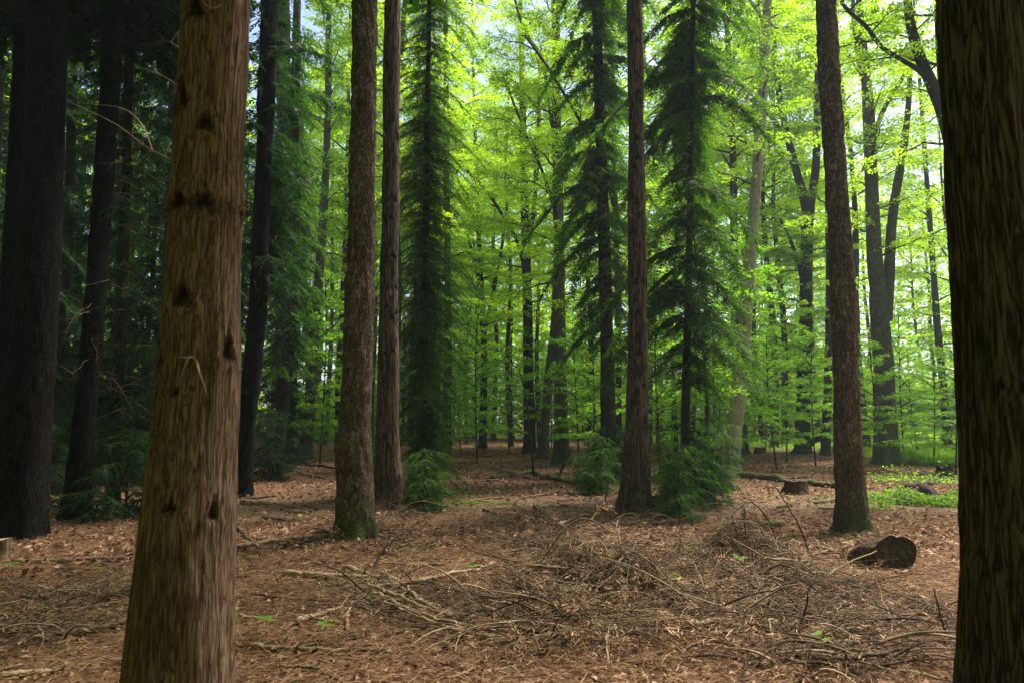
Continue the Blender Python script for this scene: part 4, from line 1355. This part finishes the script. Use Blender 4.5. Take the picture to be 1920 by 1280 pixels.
stick('thick pale stick on the left side of the right-hand heap', [(1290, 1183), (1350, 1176), (1415, 1160)], 9, M_STICK_P, lift=.03, twig=1)
stick('darker stick just under the thick pale one, right-hand heap', [(1330, 1199), (1370, 1190), (1412, 1178)], 7, M_STICK, lift=.02)
stick('stout forked stick poking out of the right-hand heap', [(1492, 1114, 6.55), (1530, 1096, 6.65), (1550, 1080, 6.75), (1568, 1067, 6.8)], 8, M_STICK_P, lift=.04, taper=.8, twig=1)
stick('crooked pale twig hanging below the stout forked stick', [(1563, 1092, 6.7), (1546, 1118, 6.5), (1538, 1135, 6.3), (1530, 1165, 6.0)], 5, M_STICK_P, twig=2)
stick('bent stick standing up at the back of the right-hand heap', [(1450, 1072, 7.6), (1468, 1050, 7.6), (1474, 1030, 7.6), (1479, 1014, 7.6)], 7, M_STICK, twig=1)
stick('short pale stick left of the heart-shaped log', [(1594, 1093), (1608, 1083), (1622, 1073)], 6, M_STICK_P)
stick('long thin whip trailing right from the right-hand heap', [(1440, 1066), (1560, 1082), (1650, 1118), (1730, 1150)], 3.6, M_STICK, lift=.08)
stick('reddish bramble stem curving along the bottom right', [(1590, 1250), (1680, 1236), (1770, 1214), (1824, 1172)], 5.5, M_STICK_D, lift=.04, twig=1)
stick('thin upright dead stem left of the edge trunk', [(1782, 1213, 5.1), (1768, 1170, 5.15), (1758, 1130, 5.2), (1750, 1100, 5.25)], 4, M_STICK_D, twig=4)
stick('thin arching stem leaning left out of the right-hand heap', [(1519, 1062, 7.6), (1511, 1015, 7.7), (1496, 980, 7.8), (1476, 945, 7.9), (1450, 908, 8.1)], 4, M_STICK_D, twig=1)
stick('dark stick between the snapped-twig cedar foot and the right-hand heap', [(1222, 1016), (1250, 1008), (1284, 1000)], 6, M_STICK_D, twig=1)
stick('short pale stake standing right of the central heaps', [(1271, 1045, 8.2), (1273, 1028, 8.2), (1276, 1008, 8.2)], 5, M_STICK_P)
stick('straight reddish stick on top of the large central heap', [(985, 1093), (1030, 1096), (1092, 1097)], 5, M_STICK, lift=.14)
stick('thin dark stem leaning right, left of the snapped-twig cedar foot', [(1118, 975, 11.5), (1130, 950, 11.5), (1138, 920, 11.6), (1142, 895, 11.7)], 4, M_STICK_D, twig=2)
stick('thin dark dead sapling in front of the central beeches', [(1000, 889, 21.2), (998, 850, 21.2), (993, 800, 21.2), (988, 760, 21.2), (974, 690, 21.2)], 5, M_STICK_D, twig=2, taper=.3)
stick('dark stem leaning right beyond the long fallen branch', [(1046, 897, 20), (1058, 868, 20), (1072, 840, 20)], 5, M_STICK_D, twig=1)
stick('dark fallen branch at far left of the scaly pine', [(590, 864), (605, 877), (634, 880)], 7, M_STICK_D, twig=2)
stick('thin twig in the leaf litter left of the fallen curved branch', [(876, 896), (905, 897), (943, 898)], 3, M_STICK)
stick('mossy leaning log propped behind the V-forked beech', [(1512, 840, 34), (1526, 826, 34), (1543, 811, 34)], 11, M_STICK_D, name='leaning_log', cat='log', group=None)
stick('long mossy fallen log ending at the low stump', [(1352, 893), (1400, 896), (1440, 899), (1478, 908)], 13, M_MOSSY, name='fallen_log', cat='log', group=None, taper=.9)
stick('thin mossy log continuing right of the low stump toward the leaning pine', [(1512, 908), (1540, 912), (1572, 915)], 9, M_MOSSY, name='fallen_log', cat='log', group=None, taper=.9)
stick('curved grey fallen branch lying across the far side of the clearing', [(922, 898), (957, 894), (990, 889), (1018, 898)], 7, M_MOSSY, name='fallen_branch', cat='branch', group=None, taper=1.1)
stick('mossy log end right of the curved fallen branch', [(1026, 895), (1050, 902), (1078, 908)], 10, M_MOSSY, name='fallen_log', cat='log', group=None, taper=.8)
stick('bright mossy rotten log behind the right-hand heap', [(1393, 991), (1430, 990), (1466, 988)], 14, M_MOSSY, name='rotten_log', cat='log', group=None, taper=.9)
stick('pale rotten log in the sunlit litter between the dark leaning trunk and the scaly pine', [(452, 945), (485, 947), (512, 946)], 11, M_STICK_P, name='rotten_log', cat='log', group=None, taper=.7)
stick('dark branch beside the pale rotten log, nearer the camera', [(490, 972), (515, 975), (545, 980)], 6, M_STICK_D)
stick('fallen stem at the foot of the two-stemmed beech', [(1700, 915), (1735, 912), (1770, 905)], 9, M_STICK_D, name='fallen_log', cat='log', group=None)
# generic finer sticks, each a thing: named by the neighbour they lie beside
rg9 = np.random.RandomState(55)
ZONES = [('near the foot of the scaly pine', (560, 800), (1010, 1060)), ('on the bare track in the centre', (860, 1120), (925, 985)), ('in the left foreground', (10, 230), (1060, 1270)),
         ('between the big left cedar and the central switches', (450, 700), (1130, 1270)), ('at the bottom centre', (720, 1250), (1200, 1275)), ('between the right-hand scaly pine and the heart-shaped log', (1500, 1780), (1000, 1080)),
         ('at the bottom right', (1300, 1780), (1180, 1275)), ('in the sunlit litter left of the scaly pine', (450, 620), (870, 970)), ('in the far clearing', (850, 1100), (850, 920)), ('around the low stump', (1370, 1780), (890, 985))]
KND = [('pale', M_STICK_P), ('brown', M_STICK), ('dark', M_STICK_D)]
for zn, (xa, xb), (ya, yb) in ZONES:
    for ki, (kn, km) in enumerate(KND):
        for sz, (la, lb), wd in (('short', (25, 45), 4.0), ('long', (70, 120), 4.5)):
            px, py = rg9.uniform(xa, xb), rg9.uniform(ya, yb)
            a = rg9.uniform(-.5, .5) + (PI if rg9.rand() < .5 else 0)
            sc = min(1.0, (py - 790) / 250.0 + .25)
            l = rg9.uniform(la, lb) * sc
            q = [(px + l * u * math.cos(a), max(py + l * u * math.sin(a) * .55 + rg9.normal(0, 2) * sc, 845)) for u in (-.5, 0, .5)]
            stick(f'{sz} {kn} twig {zn}', q, wd * max(sc, .55), km, twig=1 if sz == 'short' else 3, lift=.012)


# stumps and the heart-shaped log
def stump(label, px, py, wpx, hpx, mat=M_STUMP, top=M_CUT, seed=0, round_=False):
    c = gp(px, py)
    d = np.linalg.norm(c - CAM)
    r, h = wpx / F_PX * d / 2, hpx / F_PX * d
    k, m = 40, 16
    th = np.arange(k) * 2 * PI / k
    z = np.linspace(-.08, h, m)
    rr = r * (1 + .35 * np.exp(-np.maximum(z, 0) / (h * .35)))[:, None] * (1 + .10 * np.sin(th * 3 + seed) + .06 * np.sin(th * 7 + seed))[None]
    if round_:
        rr = rr * np.sqrt(np.clip(1.02 - (np.maximum(z, 0) / h) ** 2.5, .02, 1))[:, None]
    X, Y = rr * np.cos(th), rr * np.sin(th)
    rr = rr + (fbm(X * 14, Y * 14, z[:, None] * 5, seed, 3) - .5) * r * .35
    X, Y = rr * np.cos(th), rr * np.sin(th)
    Z = z[:, None] + (fbm(X * 10, Y * 10, 0 * X, seed + 4, 2) - .5) * h * .25 * (z[:, None] / h)
    mb = MB()
    idx = np.arange(k * m).reshape(m, k)
    V = np.stack([X, Y, Z], -1)
    q = np.stack([idx[:-1], np.roll(idx[:-1], -1, 1), np.roll(idx[1:], -1, 1), idx[1:]], -1)
    mb.add(V, q)
    root = empty('stump', c)
    tag(root, label, 'stump')
    mb.build('stump_side', mat, root, smooth=True)
    mb2 = MB()
    rings = [V[-1] * [f, f, 1] + [0, 0, -.012 * (1 - f)] for f in (.995, .8, .55, .3, .03)]
    rv = np.array(rings)
    rv[..., 2] += (fbm(rv[..., 0] * 20, rv[..., 1] * 20, 0 * rv[..., 0], 3, 2) - .5) * r * .15 * (np.arange(5)[:, None] > 0)
    i2 = np.arange(5 * k).reshape(5, k)
    mb2.add(rv, np.stack([i2[:-1], np.roll(i2[:-1], -1, 1), np.roll(i2[1:], -1, 1), i2[1:]], -1))
    mb2.build('stump_top', top, root, smooth=True)


stump('low cut stump with a dark barked side beside the mossy fallen log', 1493, 924, 34, 22, seed=1)
stump('dark rotten stump behind the curved fallen branch in the clearing', 950, 893, 36, 15, M_STICK_D, M_STICK_D, seed=2, round_=True)
stump('small mossy hump in the leaf litter left of the dark rotten stump', 872, 878, 16, 8, M_MOSSY, M_MOSSY, seed=3, round_=True)
stump('small stump at the edge of the grass near the edge trunk', 1771, 889, 22, 14, seed=4)
stump('small far stump between the saplings and the V-forked beech', 1425, 850, 16, 11, seed=5)
stump('short pale stub at the left edge of the ground', 7, 1047, 14, 30, M_STICK, M_STICK_P, seed=6)
stump('dark rotten hump at the near end of the green plants on the right', 1738, 925, 24, 14, M_STICK_D, M_STICK_D, seed=7, round_=True)


def heart_log():
    c = gp(1683, 1068)
    c[2] -= .02
    k, m = 72, 24
    th = np.arange(k) * 2 * PI / k
    R = .215
    # heart outline in (u, v): two lobes at the top with a notch
    prof = 1 + .10 * np.cos(2 * th) - .17 * np.exp(-((((th - PI / 2 + .15 + PI) % (2 * PI)) - PI) / .22) ** 2) + .04 * np.sin(5 * th)
    U, Vv = R * prof * np.cos(th) * 1.18, R * prof * np.sin(th) * .95
    axd = unit(np.array([-.86, .50, 0]))            # the log runs away to the left
    side = np.array([.50, .86, 0.0]) * 1.0
    t = np.linspace(0, 1, m)
    Ln = .44
    sc = np.interp(t, [0, .15, .6, .85, 1], [1, 1.0, .82, .55, .12])
    u = U[None] * sc[:, None]
    v = Vv[None] * sc[:, None]
    rough = (fbm(u * 18, v * 18, (t * Ln)[:, None] * 6, 5, 3) - .5) * .05 * (t > 0)[:, None]
    u, v = u * (1 + rough / R), v * (1 + rough / R)
    face_n = unit(np.array([.30, -.95, .12]))
    rightv = unit(np.cross(np.array([0, 0, 1.0]), -face_n))
    rightv = -rightv if rightv[0] < 0 else rightv
    upv = np.cross(rightv, -face_n)
    upv = upv if upv[2] > 0 else -upv
    cen = np.array([0, 0, R * .93]) + np.outer(t * Ln, axd) + np.outer(t, [0, 0, -.10])
    V = cen[:, None, :] + u[..., None] * rightv + v[..., None] * upv
    idx = np.arange(k * m).reshape(m, k)
    q = np.stack([idx[:-1], np.roll(idx[:-1], -1, 1), np.roll(idx[1:], -1, 1), idx[1:]], -1)
    root = empty('cut_log', c)
    tag(root, 'short thick cut log with a heart-shaped dark end lying on the right', 'log')
    mb = MB()
    mb.add(V, q)
    mb.build('log_bark', M_STUMP, root, smooth=True)
    f = np.linspace(.93, .02, 14)
    F = cen[0] + f[:, None, None] * (V[0] - cen[0])[None]
    rel = (fbm(F[..., 0] * 22, F[..., 2] * 22, 0 * F[..., 0], 8, 3) - .5) * .045 + np.sin(f * 46)[:, None] * .003 - .02 * np.exp(-((th - 3.9) / .05) ** 2)[None]
    F = F + face_n * (rel[..., None] - .012)
    i2 = np.arange(14 * k).reshape(14, k)
    mb2 = MB()
    F = np.concatenate([V[0][None], F])
    i2 = np.arange(15 * k).reshape(15, k)
    mb2.add(F, np.stack([i2[:-1], np.roll(i2[:-1], -1, 1), np.roll(i2[1:], -1, 1), i2[1:]], -1))
    mb2.build('cut_face', M_CUT_D, root, smooth=True)


heart_log()


# green things on the ground
def green_patch(name, label, spots, leaf, hgt, mat=M_GREEN, cat='ground cover', tilt=.5, seed=0, narrow=.36):
    mb = MB()
    rg = np.random.RandomState(seed)
    for x0, y0, rx, ry, n in spots:
        a = rg.uniform(0, 2 * PI, n)
        q = rg.rand(n) ** .6
        x, y = x0 + rx * q * np.cos(a), y0 + ry * q * np.sin(a)
        cl = vnoise(x * 2.2, y * 2.2, 0 * x, seed + 3)
        k_ = cl > rg.uniform(.1, .6, n)
        x, y, cl, q = x[k_], y[k_], cl[k_], q[k_]
        h = rg.rand(len(x)) * hgt * cl * (1.3 - q)
        P = np.stack([x, y, gz(x, y) + h + .004], -1)
        Ls = leaf * rg.uniform(.6, 1.3, len(x))
        D_ = rg.normal(0, 1, (len(x), 3)) * [1, 1, .4]
        if narrow < .2:
            D_ = rg.normal(0, .5, (len(x), 3)) + [0, 0, 1.0]
            P[:, 2] = gz(x, y)
        mb.cards(P, D_, np.array([0, 0, 1.0]) + rg.normal(0, tilt, (len(x), 3)), Ls, Ls * narrow)
    o = mb.build(name, mat)
    tag(o, label, cat, kind='stuff')


def gspot(px, py, rx, ry, n):
    p = gp(px, py)
    return (p[0], p[1], rx, ry, n)


green_patch('ground_plants', 'bright low green plants right of the leaning scaly pine', [gspot(1740, 940, 1.6, .7, 4200), gspot(1690, 935, 1.0, .5, 1500), gspot(1790, 945, 1.0, .8, 2200), gspot(1655, 955, .4, .2, 250)], .07, .30, seed=1)
green_patch('grass', 'bright sunlit grass beyond the two-stemmed beech', [gspot(1740, 850, 4.5, 5, 14000), gspot(1800, 838, 7, 8, 16000), gspot(1700, 832, 5, 5, 6000), gspot(1900, 850, 6, 6, 8000), gspot(1700, 862, 1.6, 2.2, 3500), gspot(1780, 868, 1.5, 2.0, 3500)], .30, .3, seed=2, narrow=.10)
green_patch('far_ground_plants', 'low green plants under the far trees', [gspot(1450, 838, 7, 5, 6000), gspot(1620, 838, 5, 5, 5000), gspot(1300, 835, 4, 4, 2500), gspot(1750, 842, 6, 5, 8000)], .16, .5, seed=3)
green_patch('moss', 'thin bright green moss on the bare track in the clearing', [gspot(888, 943, .80, .17, 4200), gspot(910, 922, .6, .16, 1500), gspot(870, 930, .4, .12, 300)], .035, .02, seed=4, tilt=.2)
green_patch('seedlings', 'sparse green seedlings over the track and litter', [gspot(1480, 935, 2.0, 1.2, 420), gspot(1330, 950, 1.0, 1.0, 120), gspot(1310, 1032, .35, .2, 130), gspot(1600, 1010, 1.0, .5, 110), gspot(750, 1030, .6, .3, 50), gspot(130, 930, 1.0, 1.0, 400),
                                                                                       gspot(1580, 1030, .3, .2, 50), gspot(870, 935, 1.0, .6, 150), gspot(640, 940, .8, .5, 80)], .045, .08, seed=5)
green_patch('undergrowth', 'sparse dark undergrowth at the foot of the two-stemmed beech', [gspot(1690, 905, 1.3, .8, 700), gspot(1780, 905, 1.2, .8, 600), gspot(1640, 925, .6, .4, 200)], .06, .6, M_LEAF_D, 'undergrowth', seed=6)
green_patch('needle_moss', 'mossy tufts at the foot of the scaly pine', [gspot(705, 1008, .12, .07, 160)], .03, .05, seed=7)


def seedling(label, px, py, n, s, seed):
    rg = np.random.RandomState(seed)
    c = gp(px, py, f=gtop)
    s *= 1.35
    c[2] += .06
    mb = MB()
    root = empty('seedling', c)
    tag(root, label, 'seedling', 'tiny green seedlings in the litter')
    t = np.linspace(0, 1, 5)
    st = np.outer(t, [rg.normal(0, .02), rg.normal(0, .02), s * 1.2])
    mb.tubes(st[None], np.full((1, 5), .002), 4)
    mb.build('stem', M_GREEN, root)
    lf = MB()
    a = rg.rand() * 6 + np.arange(n) * 2 * PI / n
    D_ = np.stack([np.cos(a), np.sin(a), rg.uniform(-.05, .35, n)], -1)
    B = np.repeat(st[-1:], n, 0) - np.outer(rg.rand(n) * s * .5, [0, 0, 1])
    L_ = s * rg.uniform(.8, 1.3, n)
    lf.cards(B, D_, np.array([0, 0, 1.0]) + rg.normal(0, .2, (n, 3)), L_, L_ * .3, fold=.08)
    lf.build('leaf_cluster', M_GREEN, root)


seedling('bright five-leaved seedling on the front of the large central heap', 1062, 1150, 6, .085, 1)
seedling('bright leafy sprout between the central and right-hand heaps', 1262, 1122, 7, .09, 2)
seedling('small green sprout on the upper left of the right-hand heap', 1380, 1078, 6, .07, 3)
seedling('small pale green leaf right of the big left cedar foot', 435, 1196, 3, .05, 4)
seedling('grey-green leaf rosette low between big cedar and long flat branch', 497, 1202, 5, .06, 5)
seedling('tiny green plant above the long flat branch at the bottom', 608, 1207, 5, .055, 6)
seedling('tiny sprig in front of the straight branches at the far left', 182, 1094, 5, .06, 7)
seedling('small green plant at the far left, above the curved twig', 20, 1084, 5, .07, 8)
seedling('little green sprout behind the large central heap', 885, 1086, 5, .06, 9)
seedling('tiny sprout in the bottom right twigs', 1535, 1235, 4, .05, 10)


# low evergreen regrowth at the feet of the trees
def shrub(label, px, D, h, r, seed, kind='con', n=10):
    b = at(px, 800, D)
    b[2] = float(gz(b[0], b[1]))
    z = np.linspace(-.05, h, 6)
    L = np.stack([0 * z, 0 * z, z, np.linspace(.02, .008, 6)], -1)
    tr = MB()
    trunk_into(tr, L, 20, 8, 'smooth', seed)
    cr = MB()
    rs = np.random.RandomState(seed)
    for q in range(4):
        ang, off = rs.uniform(0, 2 * PI), (0 if q == 0 else r * rs.uniform(.35, .9))
        hq = h * (1 if q == 0 else rs.uniform(.35, .8))
        Lq = L.copy()
        Lq[:, 0] += math.cos(ang) * off * np.linspace(.25, 1, 6)
        Lq[:, 1] += math.sin(ang) * off * np.linspace(.25, 1, 6)
        Lq[:, 2] *= hq / h
        if q:
            cr.tubes(Lq[None, :, :3], Lq[None, :, 3] * .7, 5, 0)
        conifer_crown(cr, axis_fn(Lq), .06, hq, lambda f: r * (.95 - .45 * f) * (1 if q == 0 else .7), seed + q, n / h * 3.0, frond=.34, nleaf=11, leaflet=.055, wid=.016, dens=1.6, up=.30, keep=.7)
    finish_tree('evergreen_shrub', b, label, 'shrub', [('trunk', tr, M_TWIG, True, 'knot'), ('crown', cr, CROWN_MATS[kind], False, None)])


shrub('low evergreen bush at the right foot of the reddish cedar', 798, 12.7, 1.05, .72, 501)
shrub('dark evergreen bush at the right foot of the snapped-twig cedar', 1270, 11.6, 1.25, .85, 502)
shrub('taller dark evergreen bush behind the right foot of the snapped-twig cedar', 1300, 13.3, 1.7, .85, 503, 'cond')
shrub('spreading evergreen bush left of the snapped-twig cedar', 1125, 15.5, 1.3, .8, 504)
shrub('dark evergreen bush right of the dark leaning trunk', 500, 19.0, 2.0, 1.1, 505, 'cond')
shrub('shadowed evergreen bush left of the big left cedar', 245, 12.0, 1.5, 1.1, 506, 'cond')
shrub('shadowed evergreen bush left of the slender trunk', 100, 14.0, 1.6, 1.1, 507, 'cond')
shrub('small evergreen sprays low on the reddish cedar, between it and the scaly pine', 705, 13.2, 1.3, .4, 508)
shrub('airy evergreen bush between the drooping evergreen and the pale beech', 1345, 16.5, 1.6, .7, 509)

# ------------------------------------------------------------------ damp air under the trees
HZ = MB()
X0, X1, Y0, Y1, Z0, Z1 = -401.5, 401.5, -401.5, 451.5, float(GZ.min()) - 1.0, 46.0
hv = np.array([[x, y, z] for z in (Z0, Z1) for x, y in ((X0, Y0), (X1, Y0), (X1, Y1), (X0, Y1))])
HZ.add(hv, [[0, 3, 2, 1], [4, 5, 6, 7], [0, 1, 5, 4], [1, 2, 6, 5], [2, 3, 7, 6], [3, 0, 4, 7]])
hm, ht, hout = nt('air')
pv = ht.nodes.new("ShaderNodeVolumePrincipled")
pv.inputs['Color'].default_value = (0.80, 0.93, 1.0, 1)
pv.inputs['Density'].default_value = 0.0009
pv.inputs['Anisotropy'].default_value = 0.3
ht.links.new(pv.outputs[0], hout.inputs['Volume'])
haze = HZ.build('haze', hm)
tag(haze, 'thin damp air that pales the far trees', 'haze', kind='stuff')
